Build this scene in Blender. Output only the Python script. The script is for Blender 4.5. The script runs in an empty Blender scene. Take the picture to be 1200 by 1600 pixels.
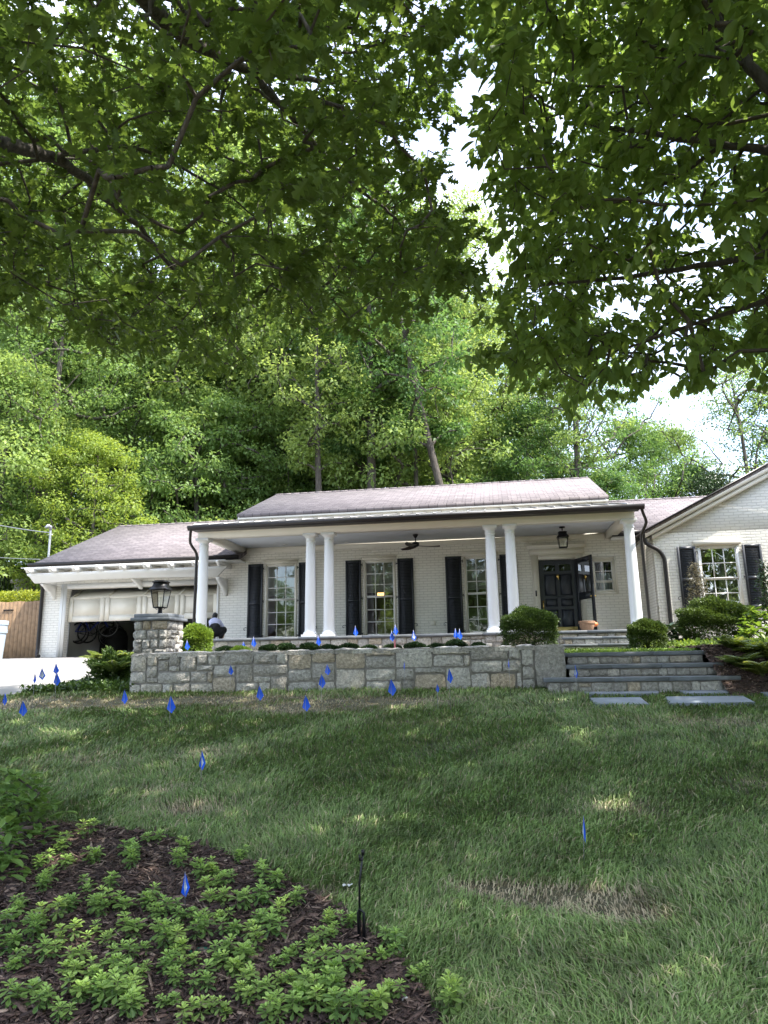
import bpy, bmesh, math, random
import numpy as np
from mathutils import Vector, Matrix
rad = math.radians
scene = bpy.context.scene
COL = scene.collection

# ------------------------------------------------------------------ camera
PITCH, ROLL, YAW = rad(11.9), rad(1.0), rad(8.97)
FOC = 1109.0
_f = np.array([-math.sin(YAW)*math.cos(PITCH), math.cos(YAW)*math.cos(PITCH), math.sin(PITCH)])
_r = np.array([math.cos(YAW), math.sin(YAW), 0.0]); _u = np.cross(_r, _f)
RGT = math.cos(ROLL)*_r - math.sin(ROLL)*_u
UPV = math.sin(ROLL)*_r + math.cos(ROLL)*_u
FWD = _f
cam_d = bpy.data.cameras.new('camera'); cam = bpy.data.objects.new('camera', cam_d); COL.objects.link(cam)
cam_d.sensor_fit = 'AUTO'; cam_d.sensor_width = 36.0; cam_d.lens = FOC/1600*36.0
cam_d.clip_start = 0.05; cam_d.clip_end = 1000
cam.matrix_world = Matrix(((RGT[0], UPV[0], -FWD[0], 0), (RGT[1], UPV[1], -FWD[1], 0), (RGT[2], UPV[2], -FWD[2], 0), (0, 0, 0, 1)))
scene.camera = cam
scene.render.resolution_x = 768; scene.render.resolution_y = 1024

# ------------------------------------------------------------------ light and exposure
SUN_EL, SUN_AZ = rad(59), rad(104)          # azimuth clockwise from +Y (into the scene)
w = bpy.data.worlds.new('World'); scene.world = w; w.use_nodes = True
nt = w.node_tree; nt.nodes.clear()
sky = nt.nodes.new('ShaderNodeTexSky'); sky.sky_type = 'NISHITA'; sky.sun_disc = False
sky.sun_elevation = SUN_EL; sky.sun_rotation = SUN_AZ; sky.dust_density = 1.6; sky.air_density = 1.0; sky.ozone_density = 1.2
tc = nt.nodes.new('ShaderNodeTexCoord'); mp = nt.nodes.new('ShaderNodeMapping'); mp.inputs['Scale'].default_value = (1.2, 1.2, 3.2)
cn = nt.nodes.new('ShaderNodeTexNoise'); cn.inputs['Scale'].default_value = 1.7; cn.inputs['Detail'].default_value = 7; cn.inputs['Roughness'].default_value = .58
cr = nt.nodes.new('ShaderNodeValToRGB'); cr.color_ramp.elements[0].position = .36; cr.color_ramp.elements[1].position = .72
mxs = nt.nodes.new('ShaderNodeMixRGB'); mxs.inputs[2].default_value = (4.3, 4.6, 5.4, 1)
bg = nt.nodes.new('ShaderNodeBackground'); bg.inputs['Strength'].default_value = 0.15
wo = nt.nodes.new('ShaderNodeOutputWorld')
nt.links.new(tc.outputs['Generated'], mp.inputs['Vector']); nt.links.new(mp.outputs[0], cn.inputs['Vector']); nt.links.new(cn.outputs['Fac'], cr.inputs[0])
nt.links.new(cr.outputs[0], mxs.inputs[0]); nt.links.new(sky.outputs[0], mxs.inputs[1]); nt.links.new(mxs.outputs[0], bg.inputs['Color']); nt.links.new(bg.outputs[0], wo.inputs['Surface'])
sl = bpy.data.lights.new('sun', 'SUN'); sl.energy = 3.0; sl.angle = rad(.53); sl.color = (1, .955, .88)
so = bpy.data.objects.new('sun', sl); COL.objects.link(so)
sd = Vector((math.sin(SUN_AZ)*math.cos(SUN_EL), math.cos(SUN_AZ)*math.cos(SUN_EL), math.sin(SUN_EL)))
so.rotation_euler = sd.to_track_quat('Z', 'Y').to_euler(); so.location = (20, -5, 40)
scene.view_settings.view_transform = 'Standard'; scene.view_settings.look = 'None'
scene.view_settings.gamma = 1; scene.view_settings.exposure = 2.0
scene.render.engine = 'CYCLES'
scene.cycles.max_bounces = 8; scene.cycles.diffuse_bounces = 4; scene.cycles.transmission_bounces = 6; scene.cycles.transparent_max_bounces = 12

# ------------------------------------------------------------------ projection helpers (pixel of the 1200x1600 photo -> a real point)
def ray(x, y): return RGT*(x-600)/FOC - UPV*(y-800)/FOC + FWD
def onY(x, y, Y): d = ray(x, y); return d*(Y/d[1])
def proj(P):
    P = np.asarray(P, float); a = P@RGT; b = P@UPV; c = P@FWD
    c = np.where(c < .05, .05, c)
    return 600+FOC*a/c, 800-FOC*b/c, P@FWD
def hgt(X, Y):
    X = np.asarray(X, float); Y = np.asarray(Y, float)
    near = -1.5+.152*(Y-3.4)
    near = np.where(Y < 1.0, -1.865+.05*(Y-1.0), near)
    far = -.406+.073*(np.minimum(Y, 20.0)-10.6)
    hill = np.clip(Y-28, 0, 60)*.16
    z = np.where(Y < 10.6, near, far)+hill
    return z
def ground(x, y, up=0.0):
    d = ray(x, y); lo, hi = .5, 80.
    g = lambda t: t*d[2]-up-float(hgt(t*d[0], t*d[1]))
    ts = np.linspace(.5, 60, 1200); prev = ts[0]
    for t in ts:
        if g(t) < 0:
            lo, hi = prev, t
            for _ in range(30):
                m = (lo+hi)/2
                if g(m) > 0: lo = m
                else: hi = m
            P = d*lo; return np.array([P[0], P[1], P[2]-up])
        prev = t
    P = d*20; return P

# ------------------------------------------------------------------ materials
def newmat(name):
    m = bpy.data.materials.new(name); m.use_nodes = True; n = m.node_tree; return m, n, n.nodes['Principled BSDF']
def N(n, t, **k):
    o = n.nodes.new(t)
    for a, v in k.items():
        if a in o.inputs: o.inputs[a].default_value = v
        else: setattr(o, a, v)
    return o
def coords(n, scale=(1, 1, 1), swap=None):
    t = N(n, 'ShaderNodeTexCoord')
    g = N(n, 'ShaderNodeNewGeometry')
    src = g.outputs['Position']
    if swap:
        s = N(n, 'ShaderNodeSeparateXYZ'); c = N(n, 'ShaderNodeCombineXYZ'); n.links.new(src, s.inputs[0])
        for i, a in enumerate(swap): n.links.new(s.outputs['XYZ'.index(a)], c.inputs[i])
        src = c.outputs[0]
    mp = N(n, 'ShaderNodeMapping'); mp.inputs['Scale'].default_value = scale
    n.links.new(src, mp.inputs['Vector']); return mp.outputs[0]
def simple(name, col, rough=.6, var=.12, nscale=6, bump=.0, metal=0., spec=.5, bscale=40, detail=5):
    m, n, b = newmat(name); v = coords(n)
    nz = N(n, 'ShaderNodeTexNoise'); nz.inputs['Scale'].default_value = nscale; nz.inputs['Detail'].default_value = detail; n.links.new(v, nz.inputs['Vector'])
    r = N(n, 'ShaderNodeValToRGB'); r.color_ramp.elements[0].position = .3; r.color_ramp.elements[1].position = .7
    c = np.array(col); r.color_ramp.elements[0].color = (*(c*(1-var)), 1); r.color_ramp.elements[1].color = (*np.minimum(c*(1+var), 1), 1)
    n.links.new(nz.outputs['Fac'], r.inputs[0]); n.links.new(r.outputs[0], b.inputs['Base Color'])
    b.inputs['Roughness'].default_value = rough; b.inputs['Metallic'].default_value = metal; b.inputs['Specular IOR Level'].default_value = spec
    if bump:
        n2 = N(n, 'ShaderNodeTexNoise'); n2.inputs['Scale'].default_value = bscale; n2.inputs['Detail'].default_value = 6; n.links.new(v, n2.inputs['Vector'])
        bp = N(n, 'ShaderNodeBump'); bp.inputs['Strength'].default_value = bump; bp.inputs['Distance'].default_value = .02
        n.links.new(n2.outputs['Fac'], bp.inputs['Height']); n.links.new(bp.outputs[0], b.inputs['Normal'])
    return m
def brickmat(name, swap, c1, c2, mortar, bw, rh, ms, bumpd, rough=.6, offs=.5, noisevar=.06):
    m, n, b = newmat(name); v = coords(n, swap=swap)
    wn = N(n, 'ShaderNodeTexNoise'); wn.inputs['Scale'].default_value = 2.3; n.links.new(v, wn.inputs['Vector'])
    ad = N(n, 'ShaderNodeVectorMath', operation='MULTIPLY_ADD'); ad.inputs[1].default_value = (.006, .006, 0); n.links.new(wn.outputs['Color'], ad.inputs[0]); n.links.new(v, ad.inputs[2])
    br = N(n, 'ShaderNodeTexBrick'); br.inputs['Scale'].default_value = 1; br.inputs['Brick Width'].default_value = bw; br.inputs['Row Height'].default_value = rh
    br.inputs['Mortar Size'].default_value = ms; br.inputs['Mortar Smooth'].default_value = .35; br.inputs['Bias'].default_value = 0; br.offset = offs
    br.inputs['Color1'].default_value = (*c1, 1); br.inputs['Color2'].default_value = (*c2, 1); br.inputs['Mortar'].default_value = (*mortar, 1)
    n.links.new(ad.outputs[0], br.inputs['Vector'])
    nz = N(n, 'ShaderNodeTexNoise'); nz.inputs['Scale'].default_value = 1.3; nz.inputs['Detail'].default_value = 8; n.links.new(v, nz.inputs['Vector'])
    mr = N(n, 'ShaderNodeMapRange'); mr.inputs['From Min'].default_value = .3; mr.inputs['From Max'].default_value = .7; mr.inputs['To Min'].default_value = 1-noisevar; mr.inputs['To Max'].default_value = 1+noisevar
    n.links.new(nz.outputs['Fac'], mr.inputs['Value'])
    mx = N(n, 'ShaderNodeVectorMath', operation='SCALE'); n.links.new(br.outputs['Color'], mx.inputs[0]); n.links.new(mr.outputs[0], mx.inputs['Scale'])
    n.links.new(mx.outputs[0], b.inputs['Base Color']); b.inputs['Roughness'].default_value = rough
    fn = N(n, 'ShaderNodeTexNoise'); fn.inputs['Scale'].default_value = 30; fn.inputs['Detail'].default_value = 5; n.links.new(v, fn.inputs['Vector'])
    mm = N(n, 'ShaderNodeMath', operation='MULTIPLY_ADD'); mm.inputs[1].default_value = -1.0; n.links.new(br.outputs['Fac'], mm.inputs[0])
    mf = N(n, 'ShaderNodeMath', operation='MULTIPLY'); mf.inputs[1].default_value = .5; n.links.new(fn.outputs['Fac'], mf.inputs[0]); n.links.new(mf.outputs[0], mm.inputs[2])
    bp = N(n, 'ShaderNodeBump'); bp.inputs['Strength'].default_value = .8; bp.inputs['Distance'].default_value = bumpd
    n.links.new(mm.outputs[0], bp.inputs['Height']); n.links.new(bp.outputs[0], b.inputs['Normal'])
    return m
def leafmat(name, ca, cb, trans=.35, tcol=None, rough=.5, rnd=.25, dry=None):
    """ca..cb by the per-leaf 'tint' attribute; some light passes through the blade"""
    m, n, b = newmat(name)
    at = N(n, 'ShaderNodeAttribute', attribute_name='tint')
    r = N(n, 'ShaderNodeValToRGB'); r.color_ramp.elements[0].color = (*ca, 1); r.color_ramp.elements[1].color = (*cb, 1)
    if dry: e = r.color_ramp.elements.new(.985); e.color = (*cb, 1); r.color_ramp.elements[2].color = (*dry, 1)
    n.links.new(at.outputs['Fac'], r.inputs[0])
    oi = N(n, 'ShaderNodeObjectInfo'); hs = N(n, 'ShaderNodeHueSaturation')
    m1 = N(n, 'ShaderNodeMapRange'); m1.inputs['To Min'].default_value = .5-.022*rnd/.25; m1.inputs['To Max'].default_value = .5+.018*rnd/.25; n.links.new(oi.outputs['Random'], m1.inputs['Value'])
    m2 = N(n, 'ShaderNodeMapRange'); m2.inputs['To Min'].default_value = 1+rnd*.8; m2.inputs['To Max'].default_value = 1-rnd; n.links.new(oi.outputs['Random'], m2.inputs['Value'])
    n.links.new(m1.outputs[0], hs.inputs['Hue']); n.links.new(m2.outputs[0], hs.inputs['Value']); n.links.new(r.outputs[0], hs.inputs['Color'])
    n.links.new(hs.outputs[0], b.inputs['Base Color']); b.inputs['Roughness'].default_value = rough; b.inputs['Specular IOR Level'].default_value = .35
    tr = N(n, 'ShaderNodeBsdfTranslucent'); hy = N(n, 'ShaderNodeHueSaturation'); hy.inputs['Hue'].default_value = .485; hy.inputs['Saturation'].default_value = 1.1; hy.inputs['Value'].default_value = 1.7
    n.links.new(hs.outputs[0], hy.inputs['Color']); n.links.new(hy.outputs[0], tr.inputs['Color'])
    mx = N(n, 'ShaderNodeMixShader'); mx.inputs[0].default_value = trans
    n.links.new(b.outputs[0], mx.inputs[1]); n.links.new(tr.outputs[0], mx.inputs[2])
    n.links.new(mx.outputs[0], n.nodes['Material Output'].inputs['Surface'])
    return m
def tintmat(name, cols, rough=.8, bump=.3, bscale=60, nsc=9, spec=.4):
    """colour ramp over the per-piece 'tint' attribute, mottled by noise"""
    m, n, b = newmat(name); v = coords(n)
    at = N(n, 'ShaderNodeAttribute', attribute_name='tint')
    r = N(n, 'ShaderNodeValToRGB'); els = r.color_ramp.elements
    for i, c in enumerate(cols):
        p = i/(len(cols)-1)
        e = els[0] if i == 0 else (els[len(els)-1] if i == len(cols)-1 else els.new(p)); e.color = (*c, 1)
    n.links.new(at.outputs['Fac'], r.inputs[0])
    nz = N(n, 'ShaderNodeTexNoise'); nz.inputs['Scale'].default_value = nsc; nz.inputs['Detail'].default_value = 9; nz.inputs['Roughness'].default_value = .7; n.links.new(v, nz.inputs['Vector'])
    mr = N(n, 'ShaderNodeMapRange'); mr.inputs['From Min'].default_value = .3; mr.inputs['From Max'].default_value = .7; mr.inputs['To Min'].default_value = .48; mr.inputs['To Max'].default_value = 1.48
    n.links.new(nz.outputs['Fac'], mr.inputs['Value'])
    sc = N(n, 'ShaderNodeVectorMath', operation='SCALE'); n.links.new(r.outputs[0], sc.inputs[0]); n.links.new(mr.outputs[0], sc.inputs['Scale'])
    n.links.new(sc.outputs[0], b.inputs['Base Color']); b.inputs['Roughness'].default_value = rough; b.inputs['Specular IOR Level'].default_value = spec
    n2 = N(n, 'ShaderNodeTexNoise'); n2.inputs['Scale'].default_value = bscale; n2.inputs['Detail'].default_value = 8; n.links.new(v, n2.inputs['Vector'])
    bp = N(n, 'ShaderNodeBump'); bp.inputs['Strength'].default_value = bump; bp.inputs['Distance'].default_value = .02
    n.links.new(n2.outputs['Fac'], bp.inputs['Height']); n.links.new(bp.outputs[0], b.inputs['Normal'])
    return m
def glassmat(name, refl=.12, tint=(.75, .8, .8)):
    m, n, b = newmat(name)
    n.nodes.remove(b)
    t = N(n, 'ShaderNodeBsdfTransparent'); t.inputs['Color'].default_value = (*tint, 1)
    g = N(n, 'ShaderNodeBsdfGlossy'); g.inputs['Roughness'].default_value = .015; g.inputs['Color'].default_value = (1, 1, 1, 1)
    lw = N(n, 'ShaderNodeFresnel'); lw.inputs['IOR'].default_value = 1.5
    a = N(n, 'ShaderNodeMath', operation='ADD'); a.inputs[1].default_value = refl; n.links.new(lw.outputs[0], a.inputs[0])
    v = coords(n); nz = N(n, 'ShaderNodeTexNoise'); nz.inputs['Scale'].default_value = 2.2; nz.inputs['Detail'].default_value = 1; n.links.new(v, nz.inputs['Vector'])
    bp = N(n, 'ShaderNodeBump'); bp.inputs['Strength'].default_value = .06; bp.inputs['Distance'].default_value = .05; n.links.new(nz.outputs['Fac'], bp.inputs['Height']); n.links.new(bp.outputs[0], g.inputs['Normal'])
    mx = N(n, 'ShaderNodeMixShader'); n.links.new(a.outputs[0], mx.inputs[0]); n.links.new(t.outputs[0], mx.inputs[1]); n.links.new(g.outputs[0], mx.inputs[2])
    n.links.new(mx.outputs[0], n.nodes['Material Output'].inputs['Surface']); return m
def barkmat(name, c1, c2, vs=14):
    m, n, b = newmat(name); v = coords(n, (vs, vs, vs*.22))
    nz = N(n, 'ShaderNodeTexNoise'); nz.inputs['Scale'].default_value = 1; nz.inputs['Detail'].default_value = 8; nz.inputs['Roughness'].default_value = .7; n.links.new(v, nz.inputs['Vector'])
    r = N(n, 'ShaderNodeValToRGB'); r.color_ramp.elements[0].position = .35; r.color_ramp.elements[1].position = .65
    r.color_ramp.elements[0].color = (*c1, 1); r.color_ramp.elements[1].color = (*c2, 1); n.links.new(nz.outputs['Fac'], r.inputs[0]); n.links.new(r.outputs[0], b.inputs['Base Color'])
    b.inputs['Roughness'].default_value = .9
    bp = N(n, 'ShaderNodeBump'); bp.inputs['Strength'].default_value = .9; bp.inputs['Distance'].default_value = .03; n.links.new(nz.outputs['Fac'], bp.inputs['Height']); n.links.new(bp.outputs[0], b.inputs['Normal'])
    return m
def emit(name, col, s):
    m, n, b = newmat(name); b.inputs['Base Color'].default_value = (*col, 1); b.inputs['Emission Color'].default_value = (*col, 1); b.inputs['Emission Strength'].default_value = s; return m

M = {}
def boxes(name, mat, parent, L):
    for b in L: m = MB(); m.box(*b); m.build(name, mat, parent)
PW = (.84, .81, .73)
M['brick'] = brickmat('painted_brick', 'XZY', PW, (.81, .78, .70), (.66, .63, .56), .232, .0745, .011, .010)  # mortar colour darkened to stand in for shade in the recessed joints
M['brick_side'] = brickmat('painted_brick_side', 'YZX', PW, (.81, .78, .70), (.64, .60, .53), .232, .0745, .011, .010)  # same joint shade put into the mortar colour
M['shingle'] = brickmat('shingles', 'XYZ', (.245, .212, .212), (.165, .142, .145), (.085, .074, .075), .26, .135, .010, .015, rough=.9, offs=.37, noisevar=.07)
M['shingle_side'] = brickmat('shingles_side', 'YXZ', (.245, .212, .212), (.165, .142, .145), (.085, .074, .075), .26, .135, .010, .015, rough=.9, offs=.37, noisevar=.07)
M['trim'] = simple('white_trim_paint', (.78, .77, .73), .42, .03, 3)
M['cream'] = simple('cream_trim_paint', (.76, .72, .62), .45, .03, 3)
M['ceiling'] = simple('pale_grey_ceiling_paint', (.62, .64, .66), .5, .03, 2)
M['column'] = simple('white_column_paint', (.80, .81, .82), .4, .02, 2)
M['shutter'] = simple('charcoal_shutter_paint', (.018, .021, .027), .45, .15, 4)
M['door'] = simple('slate_door_paint', (.030, .035, .045), .35, .1, 5)
M['gutter'] = simple('bronze_gutter_metal', (.026, .023, .022), .38, .15, 6, metal=.4)
M['metalroof'] = simple('standing_seam_metal', (.30, .29, .28), .35, .10, 3, metal=.6)
M['black'] = simple('black_metal', (.012, .012, .013), .4, .2, 10, metal=.5)
M['brass'] = simple('brass', (.75, .52, .18), .25, .1, 10, metal=1)
M['brassplate'] = simple('brass_kick_plate', (.72, .56, .20), .42, .06, 3, metal=.35)
M['glass'] = glassmat('window_glass', .10)
M['glass_wing'] = glassmat('wing_window_glass', .34)
M['lampglass'] = glassmat('lantern_glass', .03, (.95, .96, .95))
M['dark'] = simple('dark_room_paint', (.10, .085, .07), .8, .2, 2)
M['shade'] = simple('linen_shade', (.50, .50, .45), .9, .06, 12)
M['curtain'] = simple('pale_curtain', (.55, .58, .56), .9, .05, 12)
M['garagewall'] = simple('garage_wall_paint', (.62, .61, .58), .8, .08, 2)
M['garagefloor'] = simple('garage_floor_concrete', (.35, .34, .32), .7, .12, 2)
M['gdoor'] = simple('garage_door_paint', (.78, .73, .62), .45, .03, 2)
M['bluestone'] = simple('bluestone', (.15, .165, .18), .6, .28, 5, bump=.25, bscale=50)
M['bluestone_light'] = simple('sawn_bluestone_slab', (.20, .225, .25), .6, .15, 4, bump=.2, bscale=50)
M['stone'] = tintmat('fieldstone', [(.31, .29, .255), (.39, .37, .335), (.45, .43, .395), (.52, .495, .445), (.44, .365, .27)], .85, 1.0, 45, 24)
M['mortar'] = simple('mortar', (.27, .25, .22), .9, .2, 12, bump=.5, bscale=60)
M['concrete'] = simple('driveway_concrete', (.27, .258, .24), .75, .09, 1.2, bump=.15, bscale=80, detail=9)
M['soil'] = simple('dark_mulch_soil', (.085, .058, .046), .95, .4, 30, bump=1, bscale=40)
M['mulch'] = tintmat('shredded_bark_mulch', [(.062, .040, .033), (.125, .078, .060), (.21, .135, .10), (.38, .28, .21)], .9, .6, 90, 30)
M['lawnbase'] = simple('lawn_soil_and_thatch', (.095, .085, .045), .95, .45, 7, bump=.6, bscale=30, detail=9)
M['forestfloor'] = simple('forest_floor', (.05, .055, .025), .95, .5, 1.5, bump=.6, bscale=6)
M['grass'] = tintmat('grass_blades', [(.094, .162, .038), (.155, .240, .060), (.21, .30, .082), (.23, .265, .11), (.46, .37, .23)], .55, .0, 20, 3.0)
M['wood'] = simple('cedar_fence_wood', (.26, .165, .09), .75, .25, 7, bump=.3, bscale=30)
M['bark_oak'] = barkmat('oak_bark', (.035, .028, .022), (.13, .11, .09), 22)
M['bark_twig'] = barkmat('twig_bark', (.04, .032, .022), (.09, .075, .055), 20)
M['bark_far'] = barkmat('forest_bark', (.05, .042, .034), (.15, .13, .11), 6)
M['leaf_oak'] = leafmat('oak_leaf', (.068, .112, .024), (.118, .178, .040), .52, rnd=.0)
M['leaf_beech'] = leafmat('broad_leaf', (.100, .160, .036), (.165, .240, .058), .58, rnd=.0)
M['leaf_far'] = leafmat('forest_leaf', (.105, .185, .052), (.225, .335, .100), .46, rnd=.34)
M['leaf_yellow'] = leafmat('yellow_green_leaf', (.17, .23, .03), (.30, .34, .06), .45, rnd=.1)
M['leaf_lime'] = leafmat('lime_leaf', (.14, .215, .042), (.29, .37, .08), .46, rnd=.1)
M['leaf_box'] = leafmat('boxwood_leaf', (.032, .062, .014), (.11, .17, .038), .2, rough=.4, rnd=.15)
M['leaf_bright'] = leafmat('bright_shrub_leaf', (.10, .19, .03), (.22, .32, .06), .3, rough=.45, rnd=.1)
M['leaf_shrub'] = leafmat('laurel_leaf', (.12, .21, .05), (.23, .34, .085), .3, rough=.4, rnd=.1)
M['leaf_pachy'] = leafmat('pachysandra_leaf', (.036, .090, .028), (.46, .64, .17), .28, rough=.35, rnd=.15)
M['leaf_dark'] = leafmat('glossy_dark_leaf', (.018, .042, .014), (.05, .09, .03), .12, rough=.3, rnd=.1)
M['leaf_fern'] = leafmat('fern_frond', (.10, .17, .04), (.26, .30, .07), .35, rnd=.15)
M['leaf_bronze'] = leafmat('bronze_leaf', (.07, .07, .04), (.20, .17, .10), .3, rnd=.1)
M['petal'] = leafmat('white_petal', (.6, .6, .56), (.75, .75, .7), .2, rnd=.0)
M['stem'] = simple('green_stem', (.10, .12, .04), .7, .2, 20)
M['flag'] = simple('blue_marking_flag_plastic', (.006, .11, .80), .45, .10, 8)
M['flagwhite'] = simple('white_print', (.62, .68, .80), .6, .25, 60)
M['wire'] = simple('galvanised_wire', (.35, .35, .36), .4, .1, 30, metal=.8)
M['pink'] = simple('pink_marking_stick', (.75, .22, .25), .6, .05, 20)
M['terracotta'] = simple('terracotta', (.36, .21, .13), .8, .15, 20, bump=.2)
M['orange'] = simple('orange_pumpkin_skin', (.80, .20, .05), .5, .1, 20)
M['bin'] = simple('pale_grey_plastic', (.36, .42, .48), .4, .04, 4)
M['skin'] = simple('skin', (.38, .22, .15), .5, .05, 20)
M['shirt'] = simple('pale_lavender_shirt', (.52, .54, .72), .8, .06, 14, bump=.3, bscale=14)
M['pants'] = simple('black_trousers', (.006, .006, .007), .85, .3, 14, bump=.5, bscale=12)
M['hair'] = simple('black_hair', (.01, .009, .009), .6, .2, 60)
M['rubber'] = simple('tyre_rubber', (.012, .012, .012), .8, .2, 40)
M['alloy'] = simple('alloy', (.30, .30, .31), .35, .1, 30, metal=.8)
M['bikeblue'] = simple('blue_frame_paint', (.02, .05, .40), .35, .1, 20)
M['paper'] = simple('white_paper', (.70, .69, .64), .8, .08, 30)
M['conduit'] = simple('galvanised_conduit', (.42, .43, .44), .45, .1, 12, metal=.6)
M['fan'] = simple('dark_walnut_fan_blade', (.035, .020, .014), .45, .2, 12)
M['glowlamp'] = emit('lit_pendant_shade', (1.0, .42, .14), 1.6)
M['led'] = emit('lit_downlight', (1.0, .97, .9), 1.0)
M['candle'] = simple('lantern_candle_tube', (.75, .72, .62), .6, .04, 20)

# ------------------------------------------------------------------ mesh helpers
def tag(o, label=None, cat=None, group=None, kind=None):
    if label: o['label'] = label
    if cat: o['category'] = cat
    if group: o['group'] = group
    if kind: o['kind'] = kind
    return o
def empty(name, loc, label=None, cat=None, group=None):
    o = bpy.data.objects.new(name, None); COL.objects.link(o); o.location = loc; o.empty_display_size = .2
    return tag(o, label, cat, group)
def wloc(p):
    v = np.zeros(3)
    while p is not None: v = v+np.array(p.location); p = p.parent
    return v
def mk(name, V, F, mat, parent=None, smooth=False, tint=None, local=False):
    """V (n,3); F list of index arrays, each (m,k)."""
    V = np.asarray(V, np.float64)
    if parent is not None and not local: V = V-wloc(parent)
    me = bpy.data.meshes.new(name)
    F = [np.asarray(f, np.int32) for f in F if len(f)]
    me.vertices.add(len(V)); me.vertices.foreach_set('co', V.astype(np.float32).ravel())
    tot = np.concatenate([np.full(len(f), f.shape[1], np.int32) for f in F]); st = np.concatenate([[0], np.cumsum(tot)[:-1]]).astype(np.int32)
    idx = np.concatenate([f.ravel() for f in F])
    me.loops.add(len(idx)); me.loops.foreach_set('vertex_index', idx)
    me.polygons.add(len(tot)); me.polygons.foreach_set('loop_start', st); me.polygons.foreach_set('loop_total', tot)
    if smooth: me.polygons.foreach_set('use_smooth', np.ones(len(tot), bool))
    if tint is not None:
        a = me.attributes.new('tint', 'FLOAT', 'POINT'); a.data.foreach_set('value', np.asarray(tint, np.float32))
    me.update(calc_edges=True); me.validate()
    mats = mat if isinstance(mat, (list, tuple)) else [mat]
    for q in mats: me.materials.append(q)
    o = bpy.data.objects.new(name, me); COL.objects.link(o)
    if parent is not None: o.parent = parent
    return o
class MB:
    def __init__(s): s.V = []; s.F = {}; s.n = 0; s.T = []
    def add(s, V, F, t=0.0):
        V = np.asarray(V, float).reshape(-1, 3)
        for f in F: s.F.setdefault(len(f), []).append([i+s.n for i in f])
        s.V.append(V); s.T.append(np.full(len(V), t)); s.n += len(V); return s
    def box(s, x0, x1, y0, y1, z0, z1, t=0.0):
        V = [(x, y, z) for z in (z0, z1) for y in (y0, y1) for x in (x0, x1)]
        return s.add(V, [(0, 2, 3, 1), (4, 5, 7, 6), (0, 1, 5, 4), (2, 6, 7, 3), (0, 4, 6, 2), (1, 3, 7, 5)], t)
    def cbox(s, x0, x1, y0, y1, z0, z1, c=.01, t=0.0):
        """box with chamfered edges"""
        V = []; c = min(c, (x1-x0)*.45, (y1-y0)*.45, (z1-z0)*.45)
        bm = bmesh.new(); bmesh.ops.create_cube(bm, size=1)
        for v in bm.verts: v.co = ((x0+x1)/2+v.co.x*(x1-x0), (y0+y1)/2+v.co.y*(y1-y0), (z0+z1)/2+v.co.z*(z1-z0))
        bmesh.ops.bevel(bm, geom=bm.edges[:], offset=c, segments=1, affect='EDGES')
        bm.verts.index_update(); V = [tuple(v.co) for v in bm.verts]; F = [[v.index for v in f.verts] for f in bm.faces]; bm.free()
        return s.add(V, F, t)
    def quad(s, a, b, c, d, t=0.0): return s.add([a, b, c, d], [(0, 1, 2, 3)], t)
    def slab(s, P, n, th):
        """polygon P thickened by th against n"""
        P = np.array(P, float); n = np.array(n, float); n /= np.linalg.norm(n); Q = P-n*th; k = len(P)
        F = [tuple(range(k)), tuple(range(2*k-1, k-1, -1))]+[(i, i+k, (i+1) % k+k, (i+1) % k) for i in range(k)]
        return s.add(np.vstack([P, Q]), F)
    def tube(s, pts, r, seg=8, cap=True, t=0.0):
        P = np.array(pts, float); k = len(P); r = np.full(k, r) if np.isscalar(r) else np.array(r, float)
        T = np.gradient(P, axis=0); T /= np.maximum(np.linalg.norm(T, axis=1)[:, None], 1e-9)
        up = np.array([0, 0, 1.]) if abs(T[0][2]) < .9 else np.array([1., 0, 0])
        V = []; u = np.cross(T[0], up); u /= np.linalg.norm(u)
        for i in range(k):
            u = u-T[i]*(u@T[i]); u /= max(np.linalg.norm(u), 1e-9); v = np.cross(T[i], u)
            for j in range(seg):
                a = 2*math.pi*j/seg; V.append(P[i]+r[i]*(math.cos(a)*u+math.sin(a)*v))
        F = [(i*seg+j, i*seg+(j+1) % seg, (i+1)*seg+(j+1) % seg, (i+1)*seg+j) for i in range(k-1) for j in range(seg)]
        if cap: F += [tuple(range(seg))[::-1], tuple((k-1)*seg+j for j in range(seg))]
        return s.add(V, F, t)
    def lathe(s, prof, c, seg=24, t=0.0):
        V = []; k = len(prof)
        for r, z in prof:
            for j in range(seg): a = 2*math.pi*j/seg; V.append((c[0]+r*math.cos(a), c[1]+r*math.sin(a), c[2]+z))
        F = [(i*seg+j, i*seg+(j+1) % seg, (i+1)*seg+(j+1) % seg, (i+1)*seg+j) for i in range(k-1) for j in range(seg)]
        F += [tuple(range(seg))[::-1], tuple((k-1)*seg+j for j in range(seg))]
        return s.add(V, F, t)
    def prismX(s, poly, x0, x1):
        """poly in (y,z) extruded along X"""
        k = len(poly); V = [(x0, y, z) for y, z in poly]+[(x1, y, z) for y, z in poly]
        return s.add(V, [tuple(range(k)), tuple(range(2*k-1, k-1, -1))]+[(i, i+k, (i+1) % k+k, (i+1) % k) for i in range(k)])
    def prismY(s, poly, y0, y1):
        k = len(poly); V = [(x, y0, z) for x, z in poly]+[(x, y1, z) for x, z in poly]
        return s.add(V, [tuple(range(k)), tuple(range(2*k-1, k-1, -1))]+[(i, i+k, (i+1) % k+k, (i+1) % k) for i in range(k)])
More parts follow.
